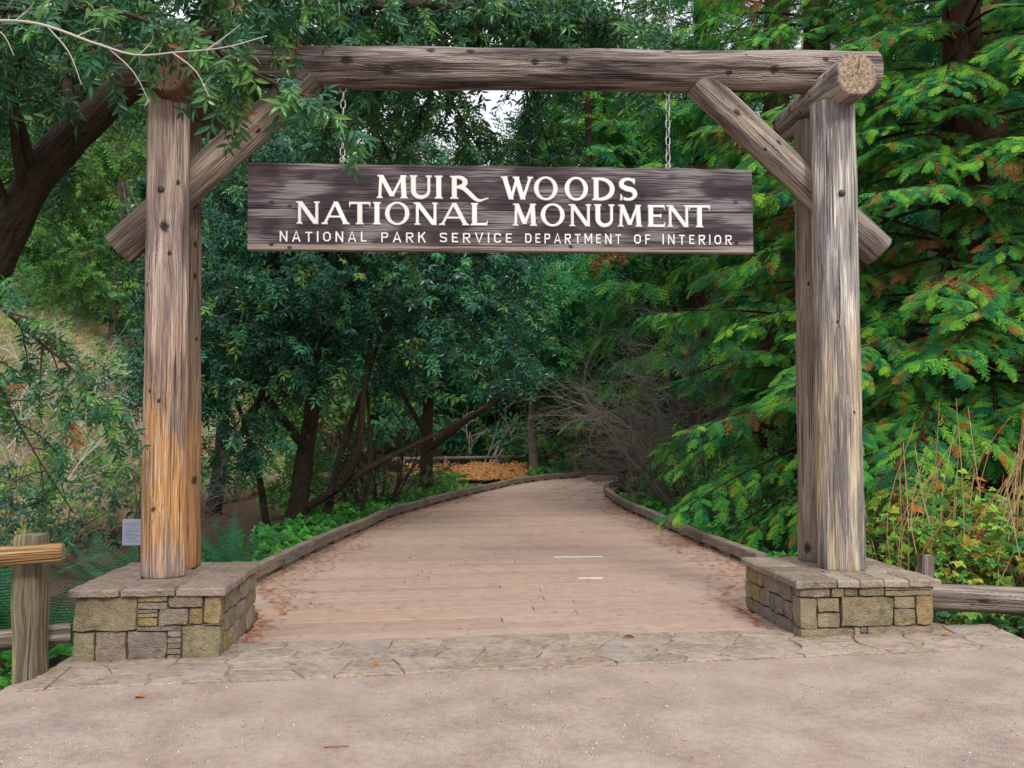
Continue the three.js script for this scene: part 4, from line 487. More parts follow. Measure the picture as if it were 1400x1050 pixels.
function broadleaf({ name, label, group, base, trunk, r0, r1, limbs = [], lobes, perM3, size, geo, mat, colour, seed, barkM = barkLaurel, opt }) {
  const o = thing(name, label, 'tree', base, 0, group), org = V3(base), r = rng(seed), rel = (a) => a.map((p) => V3(p).sub(org));
  put('trunk', tube(rel(trunk), taper(r0, r1, 0.8), 14, 26, 0.18, seed), barkM, o);
  for (const [pts, a, b] of limbs) put('limb', tube(rel(pts), taper(a, b), 8, 16, 0.12, seed + a), barkM, o);
  // thinner boughs reaching into each lobe
  const cv = new THREE.CatmullRomCurve3(rel(trunk));
  for (const [x, y, z, a, b] of lobes) for (let k = 0; k < 3; k++) { const s = cv.getPointAt(0.45 + 0.5 * r()), e = V(x, y, z).sub(org).add(rdir(r).multiply(V(a * 0.6, b * 0.6, a * 0.6))), m = s.clone().lerp(e, 0.5).add(V(0, -0.2 + 0.5 * r(), 0)); put('bough', tube([s, m, e], taper(0.05, 0.012), 5, 8, 0.1, k), barkM, o); }
  const inst = new Inst(); fillLobes(inst, r, org, lobes, perM3, size, colour, opt); inst.build('crown', geo, mat, o); return o;
}
// ---- the leaning bay laurel beside the gate
{
  const base = [-5.7, -0.4, -8.6], org = V3(base), r = rng(77), o = thing('bay_laurel_tree', 'dark leaning bay laurel whose leafy branches hang over the log gate', 'tree', base), rel = (a) => a.map((p) => V3(p).sub(org));
  put('trunk', tube(rel([[-5.7, -0.4, -8.6], [-5.25, 1.6, -8.55], [-4.62, 3.3, -8.5], [-4.2, 4.08, -8.5], [-3.75, 4.58, -8.5], [-3.32, 4.95, -8.5], [-2.9, 5.35, -8.6], [-2.4, 6.1, -8.9]]), taper(0.215, 0.115), 16, 40, 0.22, 3), barkLaurel, o);
  const A = new Inst(), B = new Inst(), tw = [];
  const col = (rr) => { const k = rr(); return k < 0.012 ? [0.30, 0.13, 0.04] : vary(rr, k < 0.35 ? [0.075, 0.20, 0.04] : [0.026, 0.115, 0.045], 0.35, 0.15); };
  const limb = (pts, a, b, n, len, t0, drop, scale = 1) => {
    const P = pts.map(V3); put('limb', tube(P.map((p) => p.clone().sub(org)), taper(a, b), 8, 22, 0.1, a * 50), barkLaurel, o); const cv = new THREE.CatmullRomCurve3(P);
    for (let i = 0; i < n; i++) {
      const t = lerp(t0, 1, (i + r()) / n), s = cv.getPointAt(t), tg = cv.getTangentAt(t), d = rdir(r).multiplyScalar(0.9).add(tg.multiplyScalar(0.6)); d.y = d.y * 0.6 - drop * r(); d.normalize(); const L = len * (0.45 + 0.75 * r());
      const m = s.clone().addScaledVector(d, L * 0.5).add(V(0, 0.05 * L, 0)), e = s.clone().addScaledVector(d, L).add(V(0, -drop * 0.35 * L, 0)); const c2 = new THREE.CatmullRomCurve3([s, m, e]); tw.push(tube([s, m, e].map((p) => p.clone().sub(org)), taper(0.008, 0.0025), 4, 5, 0, 0, false));
      const k = Math.round(L * 13); for (let q = 0; q < k; q++) { const u = 0.2 + 0.8 * (q + r()) / k, p = c2.getPointAt(Math.min(1, u)), ax = c2.getTangentAt(Math.min(1, u)).multiplyScalar(0.8).add(rdir(r).multiplyScalar(0.75)); ax.y -= 0.15 + 0.35 * r(); (r() < 0.5 ? A : B).add(p.sub(org), ax, V((r() - 0.5) * 0.8, 1, 0.5 + (r() - 0.5) * 0.8), scale * (0.8 + 0.4 * r()), col(r)); }
    }
  };
  limb([[-3.0, 5.25, -8.55], [-1.9, 5.62, -8.75], [-0.5, 5.85, -9.2], [1.1, 5.95, -9.9]], 0.075, 0.015, 120, 0.85, 0.05, 0.5);
  limb([[-2.7, 5.6, -8.7], [-1.6, 6.2, -9.4], [0.2, 6.5, -10.4], [1.6, 6.4, -11.4]], 0.06, 0.015, 90, 1.0, 0.1, 0.55, 1.1);
  limb([[-4.4, 3.75, -8.45], [-4.1, 4.5, -7.7], [-3.35, 4.8, -6.9], [-2.65, 4.55, -6.45], [-2.1, 4.28, -6.25], [-1.6, 3.98, -6.15], [-1.2, 3.80, -6.1]], 0.04, 0.005, 46, 0.36, 0.45, 0.5, 0.95);
  limb([[-4.3, 3.95, -8.45], [-4.25, 4.9, -7.8], [-3.6, 5.25, -7.2], [-2.5, 5.3, -7.1], [-1.6, 5.25, -7.4]], 0.06, 0.012, 100, 0.6, 0.1, 0.45);
  limb([[-4.5, 3.6, -8.45], [-4.5, 4.5, -7.7], [-4.1, 4.75, -7.1], [-3.7, 4.7, -6.7], [-3.2, 4.6, -6.6]], 0.04, 0.008, 40, 0.5, 0.2, 0.5);
  limb([[-4.9, 2.8, -8.5], [-4.4, 3.0, -7.6], [-3.9, 2.75, -6.9], [-3.45, 2.38, -6.75], [-3.1, 2.05, -6.85], [-2.95, 1.7, -7.0]], 0.03, 0.005, 26, 0.42, 0.45, 0.4, 0.75);
  limb([[-5.0, 2.4, -8.5], [-4.6, 2.5, -7.8], [-4.0, 2.1, -7.3], [-3.6, 1.5, -7.2], [-3.35, 1.05, -7.3]], 0.022, 0.004, 12, 0.4, 0.45, 0.4, 0.7);
  limb([[-3.9, 4.4, -8.5], [-4.6, 5.6, -9.5], [-5.2, 6.6, -10.5], [-4.6, 7.3, -12]], 0.09, 0.02, 90, 1.1, 0.1, 0.4, 1.15);
  limb([[-3.4, 4.9, -8.55], [-3.3, 5.7, -9.8], [-2.6, 6.4, -11.2], [-1.6, 6.6, -12.6]], 0.07, 0.02, 80, 1.1, 0.1, 0.4, 1.15);
  limb([[-1.3, 6.2, -9.6], [-0.9, 5.7, -10.3], [-0.5, 5.1, -10.7], [-0.1, 4.4, -10.9]], 0.03, 0.006, 44, 0.8, 0.1, 0.5, 1.0);
  limb([[-2.1, 6.2, -9.4], [-1.8, 5.6, -10.3], [-1.5, 5.0, -10.9], [-1.2, 4.3, -11.2]], 0.03, 0.006, 40, 0.8, 0.1, 0.5, 1.0);
  limb([[0.1, 6.45, -10.3], [0.2, 5.9, -10.8], [0.35, 5.3, -11.1], [0.5, 4.8, -11.2]], 0.025, 0.006, 30, 0.7, 0.1, 0.5, 1.0);
  const br = put('twigs', mergeGeometries(tw), twigDark, o); br.userData.kind = 'stuff'; A.build('crown', laurelA, glossyLeaf, o); B.build('crown', laurelB, glossyLeaf, o);
  // bare pale twig trailing across the beam end
  const bare = [[-3.7, 4.25, -5.9], [-3.0, 4.22, -5.8], [-2.55, 4.06, -5.75], [-2.3, 3.98, -5.72], [-2.05, 3.99, -5.7], [-1.75, 4.02, -5.7], [-1.5, 4.1, -5.72]].map(V3);
  put('bare_twig', tube(bare.map((p) => p.clone().sub(org)), taper(0.011, 0.003), 6, 30, 0.1, 2), twigPale, o);
  const bcv = new THREE.CatmullRomCurve3(bare); for (let i = 0; i < 9; i++) { const s = bcv.getPointAt(0.08 + 0.85 * i / 9), d = V(0.3 + 0.3 * r(), (i % 2 ? -1 : 1) * (0.25 + 0.5 * r()), (r() - 0.5) * 0.4), L = 0.25 + 0.3 * r(), e = s.clone().addScaledVector(d, L); put('bare_twig', tube([s, s.clone().lerp(e, 0.5).add(V(0.03, 0.02, 0)), e].map((p) => p.clone().sub(org)), taper(0.005, 0.002), 5, 6), twigPale, o); }
}
// ---- laurels along the boardwalk
const laurelCol = (r) => { const k = r(); return vary(r, k < 0.07 ? [0.16, 0.30, 0.07] : k < 0.28 ? [0.06, 0.25, 0.105] : k < 0.62 ? [0.024, 0.115, 0.062] : [0.016, 0.072, 0.046], 0.45, 0.15); };
broadleaf({ name: 'laurel_tree', label: 'dark laurel with forked trunk and slanting limb beside the boardwalk kerb', group: 'laurels along the boardwalk', base: [-4.08, -0.25, -18.1], seed: 101, geo: laurelMid, mat: glossyLeaf, colour: laurelCol, perM3: 120, size: 1, r0: 0.2, r1: 0.06,
  trunk: [[-4.08, -0.35, -18.1], [-4.0, 0.7, -18.1], [-3.82, 1.9, -18.05], [-3.7, 3.4, -17.9], [-3.5, 5.2, -17.6], [-3.3, 7, -17.5]],
  limbs: [[[[-3.95, 0.15, -18.1], [-3.3, 0.55, -18.05], [-2.6, 1.0, -18.1], [-1.7, 1.45, -18.2], [-0.8, 1.95, -18.4], [0.05, 2.5, -18.6]], 0.085, 0.02], [[[-3.3, 0.55, -18.0], [-2.9, 1.2, -17.8], [-2.75, 2.4, -17.6], [-2.5, 4, -17.5]], 0.09, 0.03], [[[-3.9, 1.3, -18], [-4.7, 2.6, -17.2], [-5.4, 3.8, -16.6]], 0.1, 0.03], [[[-3.6, -0.3, -18.3], [-3.4, 1, -18.6], [-2.9, 2.6, -18.8], [-2.3, 4.6, -18.9]], 0.08, 0.03], [[[-4.6, -0.3, -18.0], [-4.75, 0.9, -17.8], [-5.1, 2.4, -17.4]], 0.08, 0.03], [[[-3.0, -0.3, -18.6], [-2.8, 1, -18.7], [-2.9, 3, -18.8]], 0.05, 0.02]],
  lobes: [[-5.1, 4.2, -16.4, 1.5, 1.5, 1.4], [-3.5, 4.7, -16.6, 1.7, 1.6, 1.5], [-1.9, 4.5, -17.8, 1.7, 1.5, 1.6], [-4.3, 6.5, -17.3, 2.0, 1.3, 1.9], [-1.8, 6.2, -18.3, 1.8, 1.2, 1.7], [-0.5, 4.9, -19.4, 1.3, 1.5, 1.5], [-5.5, 2.7, -16.2, 1.2, 1.0, 1.2], [-3.6, 3.1, -16.8, 1.3, 0.8, 1.2], [-4.9, 1.6, -16.8, 0.9, 0.8, 0.9], [-0.1, 3.1, -18.9, 0.9, 0.9, 0.9], [-1.6, 3.1, -17.6, 1.2, 0.6, 1.0]] });
broadleaf({ name: 'laurel_tree', label: 'dark laurel with straight trunk and rising limb where the boardwalk bends', group: 'laurels along the boardwalk', base: [-2.3, -0.25, -25.5], seed: 102, geo: laurelMid, mat: glossyLeaf, colour: laurelCol, perM3: 80, size: 1.15, r0: 0.2, r1: 0.07,
  trunk: [[-2.3, -0.35, -25.5], [-2.28, 1.2, -25.5], [-2.22, 3, -25.4], [-2.1, 5.2, -25.2], [-2, 7.2, -25]], limbs: [[[[-2.25, 1.1, -25.5], [-1.5, 1.7, -25.3], [-0.6, 2.3, -25.1], [0.2, 2.75, -25.0], [0.9, 3.0, -25]], 0.12, 0.03], [[[-2.25, 1.4, -25.5], [-2.9, 2.6, -25], [-3.6, 3.6, -24.6]], 0.09, 0.03]],
  lobes: [[-1.6, 5, -24, 2.0, 1.8, 1.8], [-0.2, 4.5, -24.8, 1.3, 1.3, 1.4], [-3.5, 6.2, -24.6, 2.3, 2.0, 1.9], [-0.1, 6.5, -25.6, 1.4, 1.2, 1.5], [-3.3, 3.7, -24.5, 1.6, 1.2, 1.4], [-0.5, 3.2, -24.6, 1.1, 0.7, 1.0]] });
broadleaf({ name: 'laurel_tree', label: 'bushy laurel behind the fern clump, its crown low over the slope', group: 'laurels along the boardwalk', base: [-6.6, -0.3, -21], seed: 103, geo: laurelMid, mat: glossyLeaf, colour: laurelCol, perM3: 75, size: 1.15, r0: 0.2, r1: 0.06,
  trunk: [[-6.6, -0.4, -21], [-6.4, 1.2, -21], [-6.3, 3.2, -20.8], [-6, 5, -20.6]], limbs: [[[[-6.45, 0.8, -21], [-5.6, 2, -20.6], [-5, 3.2, -20.4]], 0.08, 0.03]], lobes: [[-6, 4.2, -20, 1.8, 1.6, 1.6], [-4.6, 3.2, -20.4, 1.3, 1.2, 1.2], [-5.6, 6.6, -20.8, 2.2, 1.6, 2], [-3.6, 8, -21.5, 2.2, 1.2, 2]] });
// ---- bright tree at the bend
const brightCol = (r) => { const k = r(); return vary(r, k < 0.4 ? [0.15, 0.42, 0.11] : [0.06, 0.27, 0.11], 0.35, 0.2); };
broadleaf({ name: 'broadleaf_tree', label: 'bright green broadleaf tree standing beyond the boardwalk bend', base: [0.9, 0, -37.5], seed: 104, geo: laurelMid, mat: softLeaf, colour: brightCol, perM3: 42, size: 1.5, r0: 0.22, r1: 0.07, barkM: barkGrey,
  trunk: [[0.9, -0.3, -37.5], [0.8, 2, -37.5], [1, 4.5, -37], [1.1, 7, -36.5]], lobes: [[0.9, 6.2, -34.5, 2.0, 1.7, 1.8], [2.4, 6.8, -34.8, 1.7, 1.5, 1.6], [0.6, 4.2, -34.6, 1.3, 1.0, 1.2], [1.9, 4.4, -34.6, 1.2, 0.9, 1.2], [2.2, 5.4, -36, 1.7, 1.4, 1.6], [1.6, 8.2, -36.5, 2, 1.5, 1.8], [0.2, 4.7, -35.8, 1.4, 1.1, 1.4], [2.9, 3.4, -36.5, 1.3, 0.9, 1.2], [-1.2, 7.5, -37, 1.6, 1.6, 1.6]] });
{ // mossy trunk and its neighbour
  broadleaf({ name: 'mossy_tree', label: 'tree with yellow-green mossy trunk beside the end of the boardwalk', base: [2.65, -0.1, -40.3], seed: 105, geo: laurelMid, mat: softLeaf, colour: laurelCol, perM3: 28, size: 1.7, r0: 0.3, r1: 0.1, barkM: barkMoss, trunk: [[2.65, -0.3, -40.3], [2.62, 1.5, -40.3], [2.75, 3.2, -40.2], [2.9, 6, -40], [3, 9, -40]], limbs: [[[[2.65, 1.7, -40.2], [1.8, 2.3, -40], [0.9, 2.8, -39.8], [0.2, 3.2, -39.7]], 0.09, 0.03]], lobes: [[2.2, 5.2, -39, 2.2, 1.4, 1.8], [4.2, 6.5, -39.5, 2.2, 2, 2], [2.5, 9, -40, 2.6, 2, 2.2]] });
}
// ---- redwoods
const redCol = (r, dead = 0.06, bright = 1) => { const k = r(); if (k < dead) return vary(r, [0.28, 0.115, 0.035], 0.35, 0.1); return vary(r, k < 0.3 ? [0.14 * bright, 0.31 * bright, 0.04] : k < 0.75 ? [0.05 * bright, 0.215 * bright, 0.05] : [0.022, 0.14, 0.065], 0.3, 0.15); };
function redwood({ label, group, base, h, top = h, R, n, y0 = 0.6, seed, geo = sprayA, geo2 = sprayB, size = 0.5, dead = 0.06, bright = 1, face = null, step = 0.3, r0 = 0.45, droop = 0.2, narrow = 0.35 }) {
  const o = thing('redwood_tree', label, 'tree', base, 0, group), r = rng(seed), A = new Inst(), B = new Inst();
  put('trunk', tube([V(0, -0.4, 0), V(0.05, h * 0.5, 0), V(0, h, 0.05)], taper(r0, 0.06), 16, 24, 0.12, seed), barkRed, o);
  for (let i = 0; i < n; i++) {
    const yq = y0 + (top - y0) * (i + 0.5 * r()) / n, y = lerp(yq, y0 + Math.round((yq - y0) / 0.62) * 0.62, 0.6), a = face ? face[0] + (((i * 0.618) % 1) - 0.5) * 2 * face[1] + 0.25 * (r() - 0.5) : i * 2.399 + r(), L = R * (1 - narrow * y / top) * (0.5 + 0.65 * r()), out = V(Math.cos(a), 0, Math.sin(a)), up = -0.12 + 0.4 * r(), dr = droop * (0.3 + 1.6 * r());
    const f = (t) => out.clone().multiplyScalar(L * t).add(V(0.06 * L * Math.sin(t * 3 + i), y + L * (up * t - dr * t * t), 0.05 * L * Math.sin(t * 4)));
    put('branch', tube([f(0), f(0.35), f(0.7), f(0.97)], taper(0.030, 0.005), 5, 9), barkRed, o);
    const sd = V(-out.z, 0, out.x), patch = r() < dead * 0.8 ? 0.4 + 0.4 * r() : 2;
    for (let t = 0.36 + 0.12 * r(); t < 1.0; t += step / L * (0.8 + 0.4 * r())) for (const s of [-1, 1]) {
      const p = f(t), l2 = L * 0.36 * (1 - 0.6 * t) * (0.5 + 0.8 * r()), tg = f(Math.min(1, t + 0.05)).sub(f(Math.min(0.95, t))).normalize(), d = tg.clone().multiplyScalar(0.62).addScaledVector(sd, s * 0.8).add(V(0, 0.1 - 0.3 * r(), 0)).normalize(), dd = Math.abs(t - patch) < 0.12;
      const m = Math.max(1, Math.round(l2 / (size * 0.42)));
      for (let q = 0; q < m; q++) { const u = (q + 0.3) / m, pp = p.clone().addScaledVector(d, l2 * u).add(V(0, -0.25 * l2 * u * u, 0)); for (const s2 of q === m - 1 ? [0, -1, 1] : [-1, 1]) { const ax = d.clone().add(tg.clone().multiplyScalar(s2 * s * -0.75)).addScaledVector(out, 0.35).add(rdir(r).multiplyScalar(0.3)); ax.y -= 0.15 + 0.75 * r() * r() + 0.3 * u; const c = dd ? vary(r, [0.34, 0.14, 0.05], 0.3) : redCol(r, dead * 0.4, bright); (r() < 0.55 ? A : B).add(pp, ax, V(0, 1, 0).add(rdir(r).multiplyScalar(0.4)).addScaledVector(out, 0.45), size * (0.65 + 0.6 * r()), c); } }
    }
    for (let q = 0; q < 4; q++) A.add(f(0.82 + 0.055 * q), out.clone().add(V(0, -0.35 - 0.3 * r(), 0)).add(rdir(r).multiplyScalar(0.35)), V(0, 1, 0).addScaledVector(out, 0.3), size, redCol(r, dead, bright * 1.1));
  }
  A.build('needle_sprays', geo, needleLeaf, o); B.build('needle_sprays', geo2, needleLeaf, o); return o;
}
const G1 = 'redwoods behind the bramble bank';
const toCam = (x, z) => Math.atan2(-z, -x);
redwood({ label: 'tall redwood with layered drooping green boughs right behind the bramble bank', group: G1, base: [6.5, -0.5, -13.6], h: 16, top: 9.5, R: 3.9, n: 112, y0: 1.7, seed: 201, size: 0.225, face: [toCam(6.2, -12.8) + 0.25, 1.75], dead: 0.17, bright: 1.35, step: 0.25 });
redwood({ label: 'redwood with low bright boughs reaching over the kerb behind the pale pier', group: G1, base: [4.85, -0.3, -15.0], h: 14, top: 9.5, R: 2.9, n: 60, y0: 1.75, seed: 202, size: 0.24, face: [toCam(4.85, -15) + 0.3, 1.6], dead: 0.10, step: 0.25, bright: 1.35 });
redwood({ label: 'redwood with dense boughs at the outer end of the half-log rail', group: G1, base: [9.4, 0, -12.2], h: 16, top: 9.5, R: 4.0, n: 80, y0: 1.2, seed: 203, size: 0.27, face: [toCam(9.4, -12.2) + 0.5, 1.5], dead: 0.08, bright: 1.3, step: 0.3 });
redwood({ label: 'dark redwood between the kerb and the dense boughs, set back in shade', group: G1, base: [5.6, -0.2, -20], h: 20, top: 13, R: 3.0, n: 84, y0: 1.6, seed: 204, size: 0.5, dead: 0.04, step: 0.36 });
redwood({ label: 'tall redwood set back behind the layered boughs', group: G1, base: [9.4, 0.3, -18.5], h: 20, top: 13, R: 4.0, n: 84, y0: 0.8, seed: 205, size: 0.6, dead: 0.05, step: 0.45 });
redwood({ label: 'soft green redwood rising behind the grey bare shrub', group: 'redwoods past the bend', base: [6.0, -0.1, -30], h: 22, top: 17, R: 3.8, n: 130, y0: 1.6, seed: 206, size: 0.75, step: 0.5, geo: sprayFar, dead: 0.02 });
redwood({ label: 'pale green redwood above the far end of the boardwalk', group: 'redwoods past the bend', base: [4.4, 0.2, -46], h: 24, top: 21, R: 4.6, n: 130, y0: 5, seed: 207, size: 1.1, step: 0.7, geo: sprayFar, geo2: sprayFar, dead: 0.01, bright: 1.35 });
redwood({ label: 'redwood with reddish trunk beside the mossy tree', group: 'redwoods past the bend', base: [3.35, 0.0, -41.5], h: 20, top: 18, R: 3.0, n: 50, y0: 5.5, seed: 208, size: 0.9, step: 0.6, geo: sprayFar, geo2: sprayFar, dead: 0.02, r0: 0.4 });
// ---- background trees on the slopes
{
  const r = rng(300), spots = [[-3.5, -44, 9, 5], [-9, -42, 10, 5], [-16, -38, 11, 6], [-22, -44, 12, 6], [-30, -50, 13, 7], [-6, -60, 9, 7], [-14, -56, 12, 6], [9, -40, 14, 6], [15, -34, 15, 6], [14, -24, 14, 5], [21, -28, 15, 6], [17, -16, 14, 5], [9, -58, 16, 6], [22, -48, 16, 7], [30, -40, 16, 7], [-24, -62, 12, 7], [1, -72, 9, 7], [-12, -80, 10, 8], [-40, -60, 14, 8], [13, -75, 15, 8], [7.5, -50, 19, 6], [10, -46, 20, 7], [5.5, -62, 20, 7], [14, -40, 19, 6], [0.6, -53, 19, 6]];
  let nth = 0; for (const [x, z, h, w] of spots) {
    const y = terrainY(x, z), lobes = []; for (let k = 0; k < 7; k++) { const t = k / 6; lobes.push([x + (r() - 0.5) * w * 0.9 * (1 - t * 0.4), y + h * (0.22 + 0.68 * t), z + (r() - 0.5) * w * 0.6, w * (0.36 - 0.14 * t) + r() * 0.5, h * 0.13 + r() * 0.4, w * 0.32]); }
    const yellowGreen = [1, 2, 3, 4, 6, 11, 16, 19].includes(nth++), tint = [0.6 + 0.7 * r(), 0.8 + 0.5 * r()], yellowGreenLeaf = [[0.13, 0.27, 0.06], [0.085, 0.20, 0.06]]; const conifer = r() < 0.35;  // the listed trees take a yellow-green leaf palette, the rest a darker green
    broadleaf({ name: 'forest_tree', label: yellowGreen ? 'yellow-green broadleaf tree on the far slopes' : 'dark green leafy tree on the wooded slope beyond the boardwalk', group: yellowGreen ? 'yellow-green trees on the slopes' : 'dark green trees on the wooded slopes', base: [x, y, z], seed: 301 + Math.round(x * 7), geo: conifer ? sprayFar : broadFar, mat: softLeaf, colour: (rr) => { const k = rr(); if (yellowGreen) return vary(rr, yellowGreenLeaf[k < 0.5 ? 0 : 1], 0.3, 0.2); return vary(rr, k < 0.35 ? [0.075 * tint[0], 0.22 * tint[1], 0.06] : [0.03 * tint[0], 0.125 * tint[1], 0.06], 0.35, 0.2); }, perM3: conifer ? 11 : 9, size: conifer ? 1.5 : 1.0, r0: 0.3, r1: 0.1, barkM: barkGrey, trunk: [[x, y - 0.3, z], [x + 0.2, y + h * 0.4, z], [x, y + h * 0.85, z]], lobes, opt: { gap: -0.25, freq: 0.5 } });
  }
}
{ // the wood that covers the far slopes as one mass
  const r = rng(400), A = new Inst();
  for (let i = 0; i < 42000 && A.m.length < 15000; i++) { const d = 38 + 95 * r(), a = (r() - 0.5) * 1.9, x = Math.sin(a) * d, z = -Math.cos(a) * d, y = terrainY(x, z); if (y < 1.2 && r() < 0.6) continue; if (a < -0.25 && d < 62 && r() < 0.85) continue; const tree = n2(x * 0.16, z * 0.16); const top = 1 + 5.5 * smooth(-0.5, 0.7, tree) * (a > -0.14 && a < 0.05 ? 0.5 : 1); const p = V(x, y + top * Math.pow(r(), 0.6), z); const t = n2(x * 0.07 + 5, z * 0.07), k = r(); A.add(p, rdir(r).add(V(0, 0.3, 0)), V(0, 1, 0).add(rdir(r).multiplyScalar(0.5)), 1.5 + 1.4 * r(), vary(r, t > 0.2 ? [0.11, 0.24, 0.06] : k < 0.4 ? [0.06, 0.19, 0.07] : [0.03, 0.12, 0.065], 0.3, 0.2)); }
  const m = A.build('distant_woods', broadFar, softLeaf, scene); m.userData = { label: 'far wooded slopes reading as one mass of leaves', category: 'woods', kind: 'stuff' };
}
{ // pale dry scrub and green brush on the open slope
  const r = rng(410), P = []; for (let i = 0; i < 22; i++) { const a = r() * 6.28, l = 0.5 + 0.6 * r(), s = 0.3 + 0.7 * r(), x = Math.cos(a) * s * l, z = Math.sin(a) * s * l, w = 0.013; P.push(-w, 0, 0, w, 0, 0, x * 0.5, l * 0.65, z * 0.5, x * 0.5 - w * 0.7, l * 0.65, z * 0.5, x * 0.5 + w * 0.7, l * 0.65, z * 0.5, x, l * 0.75, z); }
  const straw = triGeo(P), A = new Inst(), B = new Inst();
  for (let i = 0; i < 30000; i++) { const d = 15 + 50 * Math.pow(r(), 0.8), a = -0.62 + 0.42 * r(), x = Math.sin(a) * d * 1.15, z = -Math.cos(a) * d; if (x > -7.2) continue; const y = terrainY(x, z), pale = n2(x * 0.2, z * 0.2 + 3) > -0.1 + 0.09 * (y - 4); const p = V(x, y, z); if (pale || y < 5.5 ? r() < 0.93 : r() < 0.25) A.add(p, V((r() - 0.5) * 0.5, 1, (r() - 0.5) * 0.5), V(r() - 0.5, 0, 1), 0.35 + 0.6 * r(), vary(r, r() < 0.6 ? [0.56, 0.45, 0.27] : r() < 0.6 ? [0.42, 0.27, 0.21] : [0.30, 0.36, 0.12], 0.35, 0.1)); else if (r() < 0.85) for (let q = 0; q < 4; q++) B.add(p.clone().add(V((r() - 0.5) * 0.8, 0.1 + 0.6 * r(), (r() - 0.5) * 0.8)), rdir(r).add(V(0, 0.5, 0)), V(0, 1, 0.3), 0.3 + 0.4 * r(), vary(r, r() < 0.5 ? [0.22, 0.40, 0.07] : [0.07, 0.21, 0.10], 0.35, 0.25)); }
  A.build('dry_scrub', straw, dryLeaf, scene).userData = { label: 'pale straw-coloured dry scrub on the open slope behind the fence', category: 'scrub', kind: 'stuff' };
  B.build('slope_brush', broadFar, softLeaf, scene).userData = { label: 'low green brush scattered over the dry slope', category: 'brush', kind: 'stuff' };
}
// ---- bare shrubs: recursive twigs
function bareShrub(name, label, base, stems, mat, seed, opt = {}) {
  const { len = 1.5, depth = 4, lean = V(0, 0, 0), r0 = 0.03, kids = 4, group } = opt, o = thing(name, label, 'shrub', base, 0, group), r = rng(seed), fine = [];
  const grow = (p, d, L, rad, k) => { const m = p.clone().addScaledVector(d, L * 0.5).add(rdir(r).multiplyScalar(L * 0.09)), e = p.clone().addScaledVector(d, L).add(rdir(r).multiplyScalar(L * 0.12)); const g = tube([p, m, e], taper(rad, rad * 0.5), k > 2 ? 5 : 3, k > 2 ? 6 : 4, 0, 0, false); if (k >= depth) put('stem', g, mat, o); else fine.push(g); if (!k) return; const c = new THREE.CatmullRomCurve3([p, m, e]); for (let i = 0; i < kids; i++) { const t = 0.3 + 0.7 * (i + r()) / kids; grow(c.getPointAt(Math.min(1, t)), d.clone().multiplyScalar(0.8).add(rdir(r).multiplyScalar(0.75)).add(lean.clone().multiplyScalar(0.3)).normalize(), L * (0.5 + 0.25 * r()), rad * 0.5, k - 1); } };
  for (let i = 0; i < stems; i++) { const a = r() * 6.28; grow(V(Math.cos(a) * 0.3 * r(), -0.1, Math.sin(a) * 0.3 * r()), V(Math.cos(a) * 0.5, 1, Math.sin(a) * 0.5).add(lean).normalize(), len * (0.7 + 0.6 * r()), r0 * (0.6 + 0.6 * r()), depth); }
  const f = put('twigs', mergeGeometries(fine), mat, o); f.userData.kind = 'stuff'; return o;
}
bareShrub('bare_shrub', 'tall grey leafless shrub leaning over the kerb below the low redwood boughs', [3.9, -0.25, -20], 9, twigGrey, 501, { len: 2.05, lean: V(-0.45, 0.1, 0.15), r0: 0.04, depth: 4, kids: 4 });
bareShrub('bare_shrub', 'dense brown leafless thicket by the side opening in the kerb', [3.6, -0.25, -25.5], 10, std([0.15, 0.105, 0.095], { roughness: 0.95 }), 502, { len: 1.5, lean: V(-0.15, 0, 0.1), r0: 0.03, kids: 4 });
bareShrub('bare_shrub', 'dark tangled thicket of thin stems between the two laurel trunks', [-3.1, -0.3, -21.5], 16, twigDark, 503, { len: 1.6, r0: 0.03, depth: 3, kids: 4 });
bareShrub('bare_shrub', 'pale leaning bare stems beyond the fallen orange log', [-1.4, -0.1, -39], 5, twigPale, 504, { len: 2.2, lean: V(0.2, 0, 0), r0: 0.05, depth: 3, kids: 3 });
bareShrub('bare_shrub', 'thin brown thicket at the foot of the slope beside the ferns', [-5.6, -0.35, -15.5], 10, std([0.16, 0.12, 0.10], { roughness: 0.95 }), 505, { len: 1.1, r0: 0.016, depth: 3, kids: 4 });
for (const [x, z, n, s] of [[-9.6, -19.5, 5, 511], [-11.5, -24, 5, 512], [-10.2, -28, 4, 513], [-13.5, -27, 4, 514]]) bareShrub('bare_shrub', 'pale bare shrub standing on the dry slope behind the ferns', [x, terrainY(x, z), z], n, twigPale, s, { len: 1.7, r0: 0.035, depth: 3, kids: 4, group: 'pale bare shrubs on the dry slope' });
